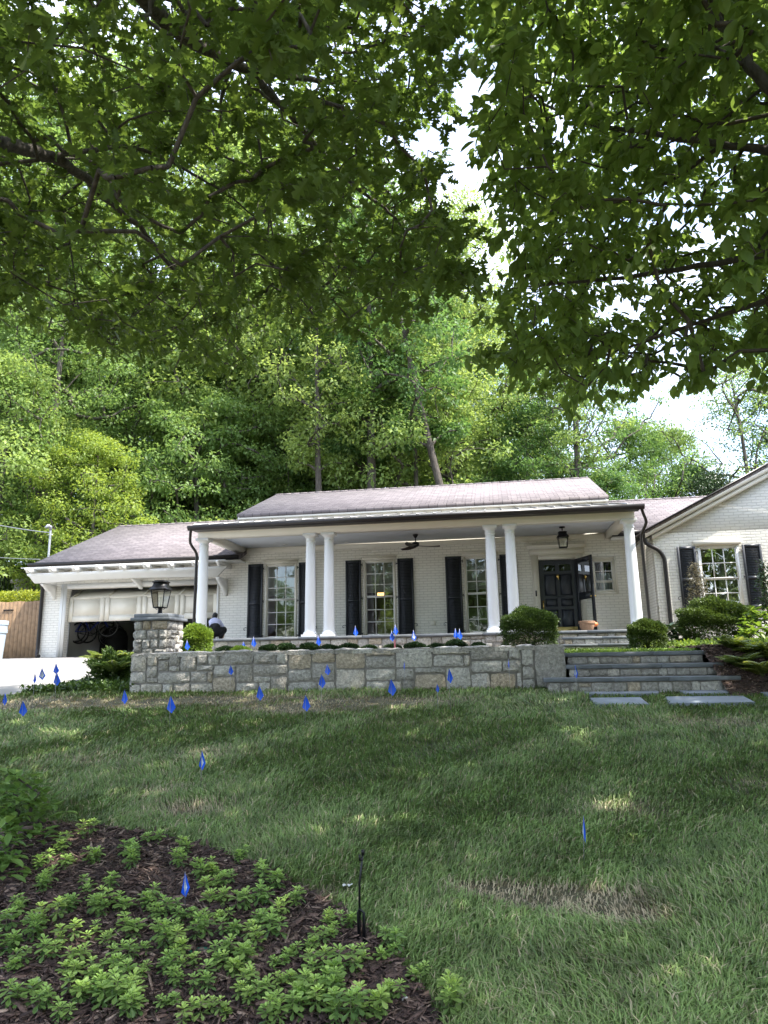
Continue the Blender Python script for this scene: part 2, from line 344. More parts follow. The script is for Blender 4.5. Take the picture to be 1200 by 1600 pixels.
    def build(s, name, mat, parent=None, smooth=False, tint=False):
        V = np.vstack(s.V); F = [np.array(v) for v in s.F.values()]
        o = mk(name, V, F, mat, parent, smooth=False, tint=np.concatenate(s.T) if tint else None)
        bm = bmesh.new(); bm.from_mesh(o.data); bmesh.ops.recalc_face_normals(bm, faces=bm.faces); bm.to_mesh(o.data); bm.free()
        if smooth:
            for p in o.data.polygons: p.use_smooth = True
            o.data.set_sharp_from_angle(angle=rad(35))
        return o
def copy_thing(o, loc, rz=0, sc=1.0, label=None, parent=None, tilt=None):
    c = o.copy(); COL.objects.link(c); c.parent = parent
    if parent is None:
        c.location = loc; c.rotation_euler = (tilt[0] if tilt else 0, tilt[1] if tilt else 0, rz); c.scale = (sc, sc, sc) if np.isscalar(sc) else sc
        if label: c['label'] = label
    for ch in [k for k in ALLCH.get(o.name, [])]:
        d = ch.copy(); COL.objects.link(d); d.parent = c
        ALLCH.setdefault(c.name, []).append(d)
    return c
ALLCH = {}
def reg(o):
    ALLCH[o.name] = list(o.children)

# ------------------------------------------------------------------ leaves and plants
def leaf_template(kind):
    """returns verts (k,3) along +Y, width X, and two half polygons"""
    if kind == 'oak':
        side = [(.05, .10), (.20, .20), (.09, .30), (.34, .42), (.12, .50), (.38, .68), (.13, .72), (.22, .90)]
    elif kind == 'ovate': side = [(.13, .15), (.25, .38), (.26, .60), (.14, .85)]
    elif kind == 'spat': side = [(.05, .12), (.13, .45), (.26, .70), (.20, .80), (.19, .93)]
    else: side = [(.30, .45)]
    V = [(0, 0, 0)]+[(x, y, .18*x) for x, y in side]+[(0, 1, -.06)]+[(-x, y, .18*x) for x, y in side[::-1]]
    k = len(side); R = list(range(0, k+2)); L = [k+1]+list(range(k+2, 2*k+2))+[0]
    return np.array(V, float), np.array([R]), np.array([L])
def bake_leaves(kind, P, D, Nn, S, rng):
    """leaf i at P, pointing along D, normal near Nn, length S"""
    V, A, B = leaf_template(kind)
    D = D/np.linalg.norm(D, axis=1)[:, None]
    X = np.cross(D, Nn); X /= np.maximum(np.linalg.norm(X, axis=1)[:, None], 1e-9); Z = np.cross(X, D)
    n = len(P); k = len(V)
    # droop along the length
    W = P[:, None, :]+S[:, None, None]*(V[None, :, 0:1]*X[:, None, :]+V[None, :, 1:2]*D[:, None, :]+(V[None, :, 2:3]-.12*V[None, :, 1:2]**2)*Z[:, None, :])
    off = (np.arange(n)*k)[:, None]
    return W.reshape(-1, 3), [A+off, B+off], k
def unit(rng, n):
    v = rng.normal(size=(n, 3)); return v/np.linalg.norm(v, axis=1)[:, None]
def cloud(centers, radii, per, size, kind, rng, flat=.6, droop=.0, name='crown', mat=None, parent=None, upn=1.0, local=False, tintbase=None, shell=False):
    C = np.repeat(centers, per, axis=0); Rr = np.repeat(radii, per)
    n = len(C); d = unit(rng, n); q = rng.random(n)**(1/3.) if not shell else .75+.3*rng.random(n)
    off = d*q[:, None]*Rr[:, None]; off[:, 2] *= flat
    P = C+off
    D = d*.8+unit(rng, n)*.8; D[:, 2] -= droop
    Nn = unit(rng, n)*.8+np.array([0, 0, upn])+d*.4
    S = size*(.65+.6*rng.random(n))
    V, F, k = bake_leaves(kind, P, D, Nn, S, rng)
    t = rng.random(n)*.7+.3*rng.random(len(centers)).repeat(per)
    if tintbase is not None: t = np.clip(t*.5+tintbase.repeat(per)*.6, 0, 1)
    return mk(name, V, F, mat, parent, tint=np.repeat(t, k), local=local)
def skeleton(root_nodes, root_par, targets, rng, wob=.12, bias=None):
    """attach each target to its nearest node through a bent middle node; returns nodes, parents, load"""
    nodes = [np.array(p, float) for p in root_nodes]; par = list(root_par)
    R = np.array(nodes)
    dist = np.array([np.min(np.linalg.norm(R-t, axis=1)) for t in targets]); order = np.argsort(dist)
    arr = np.zeros((len(nodes)+2*len(targets), 3)); arr[:len(nodes)] = R; cnt = len(nodes)
    for i in order:
        t = targets[i]; dv = arr[:cnt]-t
        dd = np.linalg.norm(dv, axis=1)+np.maximum(dv[:, 2], 0)*.6
        j = int(np.argmin(dd)); L = np.linalg.norm(arr[j]-t)
        mid = (arr[j]+t)/2+rng.normal(size=3)*wob*L*.5+np.array([0, 0, .06*L])
        arr[cnt] = mid; par.append(j); arr[cnt+1] = t; par.append(cnt); cnt += 2
    arr = arr[:cnt]; load = np.zeros(cnt)
    for i in range(cnt-1, -1, -1):
        load[i] += 1
        if par[i] >= 0: load[par[i]] += load[i]
    return arr, np.array(par), load
def draw_skeleton(arr, par, rad_, name, mat, parent, seg=5, skip=0, local=False):
    i = np.arange(skip, len(arr)); i = i[par[i] >= 0]
    A = arr[par[i]]; B = arr[i]; rA = np.minimum(rad_[par[i]], rad_[i]*1.6); rB = rad_[i]
    T = B-A; T /= np.maximum(np.linalg.norm(T, axis=1)[:, None], 1e-6)
    up = np.where(np.abs(T[:, 2:3]) < .9, np.array([[0, 0, 1.]]), np.array([[1., 0, 0]]))
    U = np.cross(T, up); U /= np.linalg.norm(U, axis=1)[:, None]; W = np.cross(T, U)
    a = 2*np.pi*np.arange(seg)/seg; c = np.cos(a)[None, :, None]; s = np.sin(a)[None, :, None]
    ringA = A[:, None]+rA[:, None, None]*(c*U[:, None]+s*W[:, None]); ringB = B[:, None]+rB[:, None, None]*(c*U[:, None]+s*W[:, None])
    V = np.concatenate([ringA, ringB], 1).reshape(-1, 3); n = len(i); off = (np.arange(n)*2*seg)[:, None]
    F = [off+np.array([[j, (j+1) % seg, seg+(j+1) % seg, seg+j]]) for j in range(seg)]
    return mk(name, V, F, mat, parent, smooth=True, local=local)
def skel_mesh(arr, par, r, seg, skip):
    i = np.arange(skip, len(arr)); A = arr[par[i]]; B = arr[i]; rA = np.minimum(r[par[i]], r[i]*1.6); rB = r[i]
    T = B-A; T /= np.maximum(np.linalg.norm(T, axis=1)[:, None], 1e-6)
    up = np.where(np.abs(T[:, 2:3]) < .9, np.array([[0, 0, 1.]]), np.array([[1., 0, 0]]))
    U = np.cross(T, up); U /= np.linalg.norm(U, axis=1)[:, None]; W = np.cross(T, U)
    a = 2*np.pi*np.arange(seg)/seg; c = np.cos(a)[None, :, None]; s = np.sin(a)[None, :, None]
    V = np.concatenate([A[:, None]+rA[:, None, None]*(c*U[:, None]+s*W[:, None]), B[:, None]+rB[:, None, None]*(c*U[:, None]+s*W[:, None])], 1).reshape(-1, 3)
    off = (np.arange(len(i))*2*seg)[:, None]
    return V, [off+np.array([[j, (j+1) % seg, seg+(j+1) % seg, seg+j]]) for j in range(seg)]
def tree_proto(name, seed, H, rx, rz0, trunk_r, ncl, per, leaf, mat, kind='rhomb', lean=0, barkm='bark_far', clr=(.7, 1.4), flat=.5, droop=.3, shape='oval', top=.9):
    rng = np.random.default_rng(seed)
    root = empty(name, (0, 0, 0))
    zs = np.linspace(-.3, H*top, 12); b = rng.normal(size=4)
    tr = np.stack([np.sin(zs/H*4+b[2])*b[0]*H*.012+lean*zs, np.sin(zs/H*3+b[3])*b[1]*H*.012, zs], 1); tr[:, :2] -= tr[0, :2]
    C = []
    while len(C) < ncl:
        f = rng.random(); z = rz0+(H-rz0)*f
        if shape == 'oval': w_ = math.sin(math.pi*(.10+.87*f))**.65
        elif shape == 'dome': w_ = max(0, 1-f**2.2)**.5*(.75+.25*min(1, f*4))
        else: w_ = (1-f)**.7
        a = rng.random()*2*math.pi; lob = 1+.22*math.sin(3*a+seed)+.18*math.sin(5*a+z*1.1+seed*2)
        r = rx*w_*lob*rng.random()**.40
        C.append([r*math.cos(a)+lean*z, r*math.sin(a), z])
    C = np.array(C)
    arr, par, load = skeleton(tr, list(range(-1, 11)), C, rng)
    r = .016*np.sqrt(load)*(trunk_r/.25)**.5; r = np.minimum(r, trunk_r*.42)
    tw = trunk_r*(1-.82*(zs-zs[0])/(zs[-1]-zs[0])); tw[0] *= 1.4; r[:12] = tw
    m = MB(); m.tube(tr, tw, 12); V0 = np.vstack(m.V); F0 = [np.array(v) for v in m.F.values()]
    V1, F1 = skel_mesh(arr, par, r, 5, 12)
    mk('trunk', np.vstack([V0, V1]), F0+[f+len(V0) for f in F1], M[barkm], root, smooth=True, local=True)
    R = clr[0]+(clr[1]-clr[0])*rng.random(len(C))
    cloud(C, R, per, leaf, kind, rng, flat=flat, droop=droop, mat=M[mat], parent=root, local=True)
    ALLCH[root.name] = list(root.children)
    return root
def bush(name, cx, cy, cz, rx, ry, rz, n, leaf, mat, seed, label, cat, kind='rhomb', group=None, stems=True, lump=.055, upn=.6, parts='foliage', fill=None):
    rng = np.random.default_rng(seed)
    root = empty(name, (cx, cy, cz), label, cat, group)
    n = int(n*2.6); d = unit(rng, n); d[:, 2] = np.where(rng.random(n) < .25, -np.abs(d[:, 2])*.9, np.abs(d[:, 2])*1.05); lo_ = d[:, 2] < .1
    hz = np.maximum(np.linalg.norm(d[:, :2], axis=1), 1e-3); d[lo_, :2] *= (np.minimum(1.0, .93)/hz[lo_])[:, None]
    q = np.where(rng.random(n) < .80, .82+.2*rng.random(n)+(rng.random(n) < .05)*.14*rng.random(n), rng.random(n)**.5*.9)
    lob = 1+lump*(np.sin(d[:, 0]*7+seed)*np.sin(d[:, 1]*6+seed*2)+np.sin(d[:, 2]*9+d[:, 0]*4))
    P = d*(q*lob)[:, None]*np.array([rx, ry, rz])+np.array([0, 0, rz*.85])
    P[:, 2] = np.maximum(P[:, 2], .02*rng.random(n))
    D = d+unit(rng, n)*.7+np.array([0, 0, .25]); Nn = unit(rng, n)*.7+np.array([0, 0, upn])
    S = leaf*(.7+.5*rng.random(n))
    V, F, k = bake_leaves(kind, P, D, Nn, S, rng)
    t = np.clip(rng.random(n)*.6+.5*(q > .98)*rng.random(n), 0, 1)
    mk(parts, V, F, M[mat], root, tint=np.repeat(t, k), local=True)
    if stems:
        m = MB()
        for i in range(9):
            a = rng.random()*6.28; e = np.array([math.cos(a)*rx*.6, math.sin(a)*ry*.6, rz*.9*rng.random()+rz*.3])
            m.tube([[0, 0, -.05], e*np.array([.35, .35, .55]), e], [.014, .010, .004], 5)
        o = m.build('stem', M['bark_twig'], None); o.parent = root
    ALLCH[root.name] = list(root.children)
    return root

# ================================================================== THE GROUND
gx = np.unique(np.concatenate([np.linspace(-160, -16, 19), np.arange(-16, 12.01, .8), np.linspace(12, 160, 19)]))
gy = np.unique(np.concatenate([np.linspace(-80, -2, 10), np.arange(-2, 30, .4), np.linspace(30, 200, 30), [10.6, 3.4, 1.0, 20.0]]))
GX, GY = np.meshgrid(gx, gy); GZ = hgt(GX, GY)
nx, ny = len(gx), len(gy)
ii, jj = np.meshgrid(np.arange(nx-1), np.arange(ny-1)); q = (jj*nx+ii).ravel()
tag(mk('lawn_ground', np.stack([GX.ravel(), GY.ravel(), GZ.ravel()], 1), [np.stack([q, q+1, q+nx+1, q+nx], 1)], M['lawnbase']), kind='structure')
# forest floor on the slope behind the house
fx = np.linspace(-80, 80, 41); fy = np.linspace(29.5, 120, 31); A, B = np.meshgrid(fx, fy); q = (np.arange(30)[:, None]*41+np.arange(40)[None]).ravel()
tag(mk('forest_floor', np.stack([A.ravel(), B.ravel(), hgt(A, B).ravel()+.03], 1), [np.stack([q, q+1, q+42, q+41], 1)], M['forestfloor']), kind='structure')
# driveway: rows from the lawn edge up to the garage
def drive_right(Y): return float(np.interp(Y, [8.6, 9.4, 10.2, 11.0, 12.0, 13.2, 15, 20.1], [-10.8, -9.2, -7.9, -7.25, -6.95, -6.85, -7.2, -7.7]))
rows = []; Ys = np.arange(8.6, 20.15, .25); ncol = 24
for Y in Ys:
    xr = drive_right(Y); rows.append([(x, Y, float(hgt(x, Y))+.012) for x in np.linspace(-34, xr, ncol)])
V = np.array(rows).reshape(-1, 3); q = (np.arange(len(Ys)-1)[:, None]*ncol+np.arange(ncol-1)[None]).ravel()
tag(mk('driveway', V, [np.stack([q, q+1, q+ncol+1, q+ncol], 1)], M['concrete']), kind='structure')
m = MB()
for y in (12.6, 16.2): m.box(-34, drive_right(y), y, y+.012, float(hgt(0, y))+.008, float(hgt(0, y))+.017)
for x in (-9.6, -12.4): m.add([(x, 12.6, hgt(0, 12.6)+.017), (x+.012, 12.6, hgt(0, 12.6)+.017), (x+.012, 20.1, hgt(0, 20)+.017), (x, 20.1, hgt(0, 20)+.017)], [(0, 1, 2, 3)])
tag(m.build('driveway_joints', simple('joint_dirt', (.16, .15, .13), .9)), kind='structure')

# front-left mulch bed (outline traced on the ground)
bedpx = [(-260, 1262), (-60, 1272), (40, 1288), (130, 1292), (230, 1306), (330, 1330), (420, 1362), (480, 1395), (540, 1432), (600, 1475), (640, 1520), (672, 1560), (700, 1610), (730, 1700), (760, 1900), (200, 2000), (-420, 1900), (-640, 1600)]
def gp(x, y):   # near lawn plane only
    d = ray(x, y); t = (-1.5-.152*3.4)/(d[2]-.152*d[1]); P = d*t
    return P
bed = np.array([gp(x, y)[:2] for x, y in bedpx])
V = np.array([(x, y, float(hgt(x, y))+.012) for x, y in bed])
bm = bmesh.new(); vs = [bm.verts.new(v) for v in V]; f = bm.faces.new(vs); bmesh.ops.triangulate(bm, faces=[f]); me = bpy.data.meshes.new('mulch_bed'); bm.to_mesh(me); bm.free(); me.materials.append(M['soil'])
o = bpy.data.objects.new('mulch_bed', me); COL.objects.link(o); tag(o, kind='structure')
def inpoly(X, Y, P):
    X = np.asarray(X); Y = np.asarray(Y); r = np.zeros(X.shape, bool); n = len(P); j = n-1
    for i in range(n):
        xi, yi = P[i]; xj, yj = P[j]
        c = ((yi > Y) != (yj > Y)) & (X < (xj-xi)*(Y-yi)/(yj-yi+1e-12)+xi); r ^= c; j = i
    return r
def chips(name, pts, z, rng, L=(.03, .10), mat='mulch', label=None, cat=None, wid=(.10, .26)):
    n = len(pts); a = rng.random(n)*6.283; ln = L[0]+(L[1]-L[0])*rng.random(n)**2; wd = ln*(wid[0]+(wid[1]-wid[0])*rng.random(n)); wd = np.maximum(wd, .004)
    d = np.stack([np.cos(a), np.sin(a), rng.normal(size=n)*.28], 1); s = np.stack([-np.sin(a), np.cos(a), rng.normal(size=n)*.5], 1)
    P = np.stack([pts[:, 0], pts[:, 1], z+rng.random(n)*.028], 1)
    tv = np.array([(-.5, -.35), (.0, -.5), (.5, -.2), (.5, .3), (.1, .5), (-.5, .4)])
    V = P[:, None]+ln[:, None, None]*tv[None, :, 0:1]*d[:, None]+wd[:, None, None]*tv[None, :, 1:2]*s[:, None]
    top = V.copy(); top[:, :, 2] += (wd*.22)[:, None]
    VV = np.concatenate([V, top], 1).reshape(-1, 3); off = (np.arange(n)*12)[:, None]
    F = [off+np.array([[6, 7, 8, 9, 10, 11]])]+[off+np.array([[j, (j+1) % 6, 6+(j+1) % 6, 6+j]]) for j in range(6)]
    return tag(mk(name, VV, F, M[mat], tint=np.repeat(rng.random(n)**2.2, 12)), label, cat, kind='stuff')
rng = np.random.default_rng(5)
bx0, by0 = bed.min(0); bx1, by1 = bed.max(0)
p = np.stack([rng.uniform(-3.6, 1.2, 60000), rng.uniform(2.2, 6.2, 60000)], 1); p = p[inpoly(p[:, 0], p[:, 1], bed)][:26000]
chips('bark_mulch', p, hgt(p[:, 0], p[:, 1])+.012, rng, label='dark shredded bark mulch covering the front left planting bed', cat='mulch')

# ------------------------------------------------------------------ lawn grass
def grass(name, n, xr, yr, seed, reject, hbase, label, zfun=hgt, wmin=.0024, zoff=0, dens=True, drysrc=None, hmul=1.0):
    rng = np.random.default_rng(seed)
    X = rng.uniform(*xr, n); 
    if dens: u = rng.random(n); Y = yr[0]*(yr[1]/yr[0])**u      # density falls off with distance
    else: Y = rng.uniform(*yr, n)
    if dens: X = X*(Y/yr[1])*1.0+YOFF(Y)
    k = ~reject(X, Y)
    if drysrc: k &= rng.random(len(X)) > .72*drysrc(X, Y)**1.5
    X, Y = X[k], Y[k]; n = len(X)
    sw = np.sin(X*1.7+np.sin(Y*2.1)*1.3)+np.sin(Y*1.3+X*.8+2)+.8*np.sin(X*4.1-Y*3.3)
    Z = zfun(X, Y)+zoff
    h = hbase*hmul*(.45+.95*rng.random(n)**1.5)*(1+.10*sw)
    a = sw*1.1+rng.normal(size=n)*1.0
    lean = .35+.75*rng.random(n)
    dry = drysrc(X, Y) if drysrc else np.zeros(n)
    h *= 1-.55*dry
    dist = np.sqrt(X**2+Y**2); wd = np.maximum(wmin*(1+rng.random(n)*.8), dist*.00050*(.8+.6*rng.random(n)))
    dx, dy = np.cos(a), np.sin(a); sa = a+1.57+rng.normal(size=n)*.9; sx, sy = np.cos(sa), np.sin(sa)
    def pt(f, w_, up): return np.stack([X+dx*lean*h*f*f+sx*w_, Y+dy*lean*h*f*f+sy*w_, Z+h*up], 1)
    V = np.stack([pt(0, -wd, -.05), pt(0, wd, -.05), pt(.55, wd*.85, .55*.95), pt(.55, -wd*.85, .55*.95), pt(1.0, wd*0, .85-.25*lean)], 1).reshape(-1, 3)
    off = (np.arange(n)*5)[:, None]; F = [off+np.array([[0, 1, 2, 3]]), off+np.array([[3, 2, 4]])]
    t = np.clip(.36+.05*sw+.22*rng.normal(size=n)+dry*(.55+.45*rng.random(n)), 0, 1)
    t = np.where((rng.random(n) < .07), .93, t)
    return tag(mk(name, V, F, M['grass'], tint=np.repeat(t, 5)), label, 'grass', kind='stuff')
def YOFF(Y): return -.16*Y
def blob(X, Y, cx, cy, rx, ry, p=2): return np.exp(-(((X-cx)/rx)**2+((Y-cy)/ry)**2)*p)
def drylawn(X, Y):
    wob = .5+.5*np.sin(X*9+np.sin(Y*7)*2)*np.sin(Y*8+X*3)
    g = ground_dry
    d = np.zeros_like(X)
    for cx, cy, rx, ry, s in g: d = np.maximum(d, 1.3*s*blob(X, Y, cx, cy, rx, ry))
    return np.clip(d*(.55+.75*wob), 0, 1)
def gxy(x, y): P = gp(x, y); return P[0], P[1]
ground_dry = []
for (px, py, rx, ry, s) in [(885, 1408, .50, .20, 1.7), (785, 1393, .36, .13, 1.4), (965, 1432, .32, .15, 1.4), (985, 1268, .5, .3, .45), (300, 1268, .45, .22, .75), (250, 1240, .3, .25, .4), (90, 1100, 1.6, .55, 1.5), (210, 1099, 1.2, .5, 1.2), (330, 1095, 1.4, .42, 1.5), (470, 1106, 1.5, .5, 1.1), (570, 1098, 1.5, .42, 1.3), (430, 1092, 1.0, .3, .9), (120, 1190, .9, .4, .35), (640, 1130, 1.0, .3, .35), (330, 1180, .8, .3, .3), (1120, 1130, 1.0, .35, .5), (1180, 1225, .5, .3, .4), (720, 1165, .8, .3, .2), (500, 1400, .25, .12, .6)]:
    x_, y_ = gxy(px, py); ground_dry.append((x_, y_, rx, ry, s))
# bluestone stepping stones: corners traced on the lawn
step_px = [[(921, 1095), (1001, 1094), (1015, 1105), (932, 1105)], [(1040, 1093), (1162, 1092), (1181, 1102), (1046, 1104)], [(912, 1085.5), (1030, 1084), (1028, 1088), (922, 1089)], [(1062, 1083.5), (1146, 1082.5), (1152, 1086.5), (1072, 1088)], [(1172, 1081), (1240, 1079), (1262, 1089), (1200, 1090)]]
step_xy = [np.array([gxy(*q_) for q_ in s_]) for s_ in step_px]
def reject_lawn(X, Y):
    r = inpoly(X, Y, bed_in)
    r |= (Y > 8.6) & (X < np.interp(Y, [8.6, 9.4, 10.2, 11.0, 12.0], [-10.8, -9.2, -7.9, -7.25, -6.95]))
    r |= (Y > 10.55) & (X > -5.9)
    r |= (Y > 10.15) & (X > .62) & (X < 3.1)
    r |= (X > 3.15) & (Y > 9.95+.12*np.sin(X*3))
    for s_ in step_xy: r |= inpoly(X, Y, s_)
    return r
c0 = bed.mean(0); bed_in = c0+(bed-c0)*.985
grass('lawn_grass', 470000, (-8.6, 8.6), (2.5, 12.0), 11, reject_lawn, .075, 'shaggy green lawn sloping up to the stone wall, with worn tan patches', drysrc=drylawn)

lab = ['square bluestone stepping slab in the lawn, nearer row, left one', 'long bluestone stepping slab in the lawn, nearer row, right one', 'bluestone stepping slab mostly sunk in grass just below the bottom step, left one', 'bluestone stepping slab edged by grass just below the bottom step, right one', 'bluestone slab at the right photo edge beside the dark mulch bed']
for s_, l_ in zip(step_xy, lab):
    zc = [float(hgt(x, y))+.035 for x, y in s_]; m = MB()
    T = [(x, y, z) for (x, y), z in zip(s_, zc)]; Bt = [(x, y, z-.06) for x, y, z in T]
    cc = np.mean(T, axis=0); T2 = [tuple(cc+(np.array(t)-cc)*.985+np.array([0, 0, .004])) for t in T]
    m.add(T2+T+Bt, [(0, 1, 2, 3)]+[(i, (i+1) % 4, 4+(i+1) % 4, 4+i) for i in range(4)]+[(4+i, 4+(i+1) % 4, 8+(i+1) % 4, 8+i) for i in range(4)])
    tag(m.build('stepping_stone', M['bluestone_light']), l_, 'stepping stone', 'bluestone slabs set in the lawn')

# ================================================================== STONE WALL, PILLAR, STEPS
def stonework(x0, x1, z0, z1, yf, rng, cell=.075, maxw=6, maxh=4, gap=.011, depth=.034, axis='Y', minw=2):
    """irregular ashlar face: list of stones as MB, face normal -Y (or +X / -X when axis is 'X')"""
    nx_ = max(1, round((x1-x0)/cell)); nz_ = max(1, round((z1-z0)/cell)); cw = (x1-x0)/nx_; ch = (z1-z0)/nz_
    occ = np.zeros((nz_, nx_), bool); m = MB()
    for r_ in range(nz_-1, -1, -1):
        for c_ in range(nx_):
            if occ[r_, c_]: continue
            w_ = rng.integers(minw, maxw+1); h_ = min(rng.integers(1, maxh+1), r_+1)
            if h_ == 1 and rng.random() < .5: h_ = min(2, r_+1)
            if w_ < h_: w_ = h_+int(rng.integers(0, 2))
            ww = 0
            while ww < w_ and c_+ww < nx_ and not occ[r_, c_+ww]: ww += 1
            if c_+ww == nx_-1 and not occ[r_, nx_-1]: ww += 1
            hh = 1
            while hh < h_ and not occ[r_-hh, c_:c_+ww].any(): hh += 1
            if r_-hh == 0 and not occ[0, c_:c_+ww].any(): hh += 1
            occ[r_-hh+1:r_+1, c_:c_+ww] = True
            a0 = x0+c_*cw+gap*(.5+.9*rng.random()); a1 = x0+(c_+ww)*cw-gap*(.5+.9*rng.random()); b1 = z0+(r_+1)*ch-gap*(.5+.9*rng.random()); b0 = z0+(r_-hh+1)*ch+gap*(.5+.9*rng.random())
            K = 7; J = 6; U = np.linspace(0, 1, K); Wv = np.linspace(0, 1, J); ph = rng.random(6)*9
            pr = depth*(.55+.6*rng.random()); V = []
            for wv in Wv:
                for uu in U:
                    ed = min(uu, 1-uu, wv, 1-wv); e = 0 if ed < 1e-6 else 1
                    ru = (a1-a0); rw = (b1-b0)
                    ce = max(0, .5-min(uu, 1-uu))*max(0, .5-min(wv, 1-wv))*4
                    cu = uu+(0.5-uu)*(.06*ce*ce if e == 0 else 0)+ (0 if e == 0 else rng.normal()*.02); cw_ = wv+(.5-wv)*(.06*ce*ce if e == 0 else 0)+(0 if e == 0 else rng.normal()*.02)
                    jx = rng.normal()*.0042; jz = rng.normal()*.0042
                    d_ = e*(pr*(.8+.35*math.sin(uu*5+ph[0])*math.sin(wv*4+ph[1]))+rng.normal()*.0035) 
                    V.append((a0+cu*ru+jx, b0+cw_*rw+jz, d_))
            V = np.array(V)
            if axis == 'Y': P = np.stack([V[:, 0], yf-V[:, 2], V[:, 1]], 1)
            elif axis == 'X': P = np.stack([yf+V[:, 2], V[:, 0], V[:, 1]], 1)
            else: P = np.stack([yf-V[:, 2], V[:, 0], V[:, 1]], 1)
            F = [(j*K+i, j*K+i+1, (j+1)*K+i+1, (j+1)*K+i) for j in range(J-1) for i in range(K-1)]
            # skirt back into the mortar
            rim = [i for i in range(K)]+[j*K+K-1 for j in range(1, J)]+[(J-1)*K+i for i in range(K-2, -1, -1)]+[j*K for j in range(J-2, 0, -1)]
            sk = P[rim].copy()
            if axis == 'Y': sk[:, 1] = yf+.02
            elif axis == 'X': sk[:, 0] = yf-.02
            else: sk[:, 0] = yf+.02
            n0 = len(P); P = np.vstack([P, sk]); L_ = len(rim)
            F += [(rim[i], rim[(i+1) % L_], n0+(i+1) % L_, n0+i) for i in range(L_)]
            m.add(P, F, t=float(rng.random()))
    return m
def join_stone(m, name, parent): return m.build(name, M['stone'], parent, smooth=True, tint=True)
rng = np.random.default_rng(21)
WX0, WX1, WY, WZ1 = -5.74, .91, 10.60, .20
gw = empty('garden_wall', ((WX0+WX1)/2, WY+.2, -.41), 'low grey fieldstone retaining wall with mortar joints running across the lawn top', 'wall')
m = MB(); m.box(WX0+.02, WX1-.02, WY+.012, WY+.42, -.62, WZ1-.012); m.build('mortar_core', M['mortar'], gw)
a = stonework(WX0, .47, -.45, WZ1-.03, WY, rng, .092, 6, 3)
a2 = stonework(WY-.02, WY+.42, -.45, WZ1-.03, WX0+.02, rng, .085, 3, 3, axis='-X')
# the big rough end stone
b_ = stonework(.475, WX1, -.40, WZ1+.01, WY, rng, .44, 1, 2, gap=.006, depth=.06, minw=1)
# cap stones: rough lumps forming the top
cap = MB(); x = WX0
while x < WX1-.06:
    wd = float(rng.uniform(.22, .55)); x1 = min(WX1, x+wd)
    if WX1-x1 < .15: x1 = WX1
    K, J = 6, 5; V = []; hc = float(rng.uniform(-.014, .016))
    for j in range(J):
        for i in range(K):
            u, v = i/(K-1), j/(J-1); e = 1 if 0 < i < K-1 and 0 < j < J-1 else 0
            V.append((x+.006+u*(x1-x-.012), WY-.018+v*.45+rng.normal()*.004, WZ1-.02+hc+e*.018+rng.normal()*.005))
    V = np.array(V); lo = V.copy(); lo[:, 2] = WZ1-.075
    F = [(j*K+i, j*K+i+1, (j+1)*K+i+1, (j+1)*K+i) for j in range(J-1) for i in range(K-1)]
    rim = [i for i in range(K)]+[j*K+K-1 for j in range(1, J)]+[(J-1)*K+i for i in range(K-2, -1, -1)]+[j*K for j in range(J-2, 0, -1)]; n0 = K*J
    F += [(rim[i], rim[(i+1) % len(rim)], n0+rim[(i+1) % len(rim)], n0+rim[i]) for i in range(len(rim))]
    cap.add(np.vstack([V, lo]), F, float(rng.random())*.8); x = x1
for mm, nm in ((a, 'stone_face'), (a2, 'end_face'), (b_, 'end_stone'), (cap, 'coping')): join_stone(mm, nm, gw)

# pillar with two-step bluestone cap
PX0, PX1, PY = -6.10, -5.50, 11.33
pl_ = empty('stone_pillar', ((PX0+PX1)/2, PY+.3, -.1), 'square fieldstone pillar with stepped bluestone cap at the left end of the wall', 'pillar')
m = MB(); m.box(PX0+.015, PX1-.015, PY+.015, PY+.585, -.45, .745); m.build('mortar_core', M['mortar'], pl_)
join_stone(stonework(PX0, PX1, -.40, .745, PY, rng, .075, 3, 2), 'front_face', pl_)
join_stone(stonework(PY, PY+.6, -.40, .745, PX1, rng, .075, 3, 2, axis='X'), 'right_face', pl_)
join_stone(stonework(PY, PY+.6, -.40, .745, PX0, rng, .075, 3, 2, axis='-X'), 'left_face', pl_)
m = MB(); m.cbox(PX0-.055, PX1+.055, PY-.055, PY+.655, .747, .797, .006); m.cbox(PX0-.012, PX1+.012, PY-.012, PY+.612, .797, .862, .006); m.build('cap', M['bluestone'], pl_)

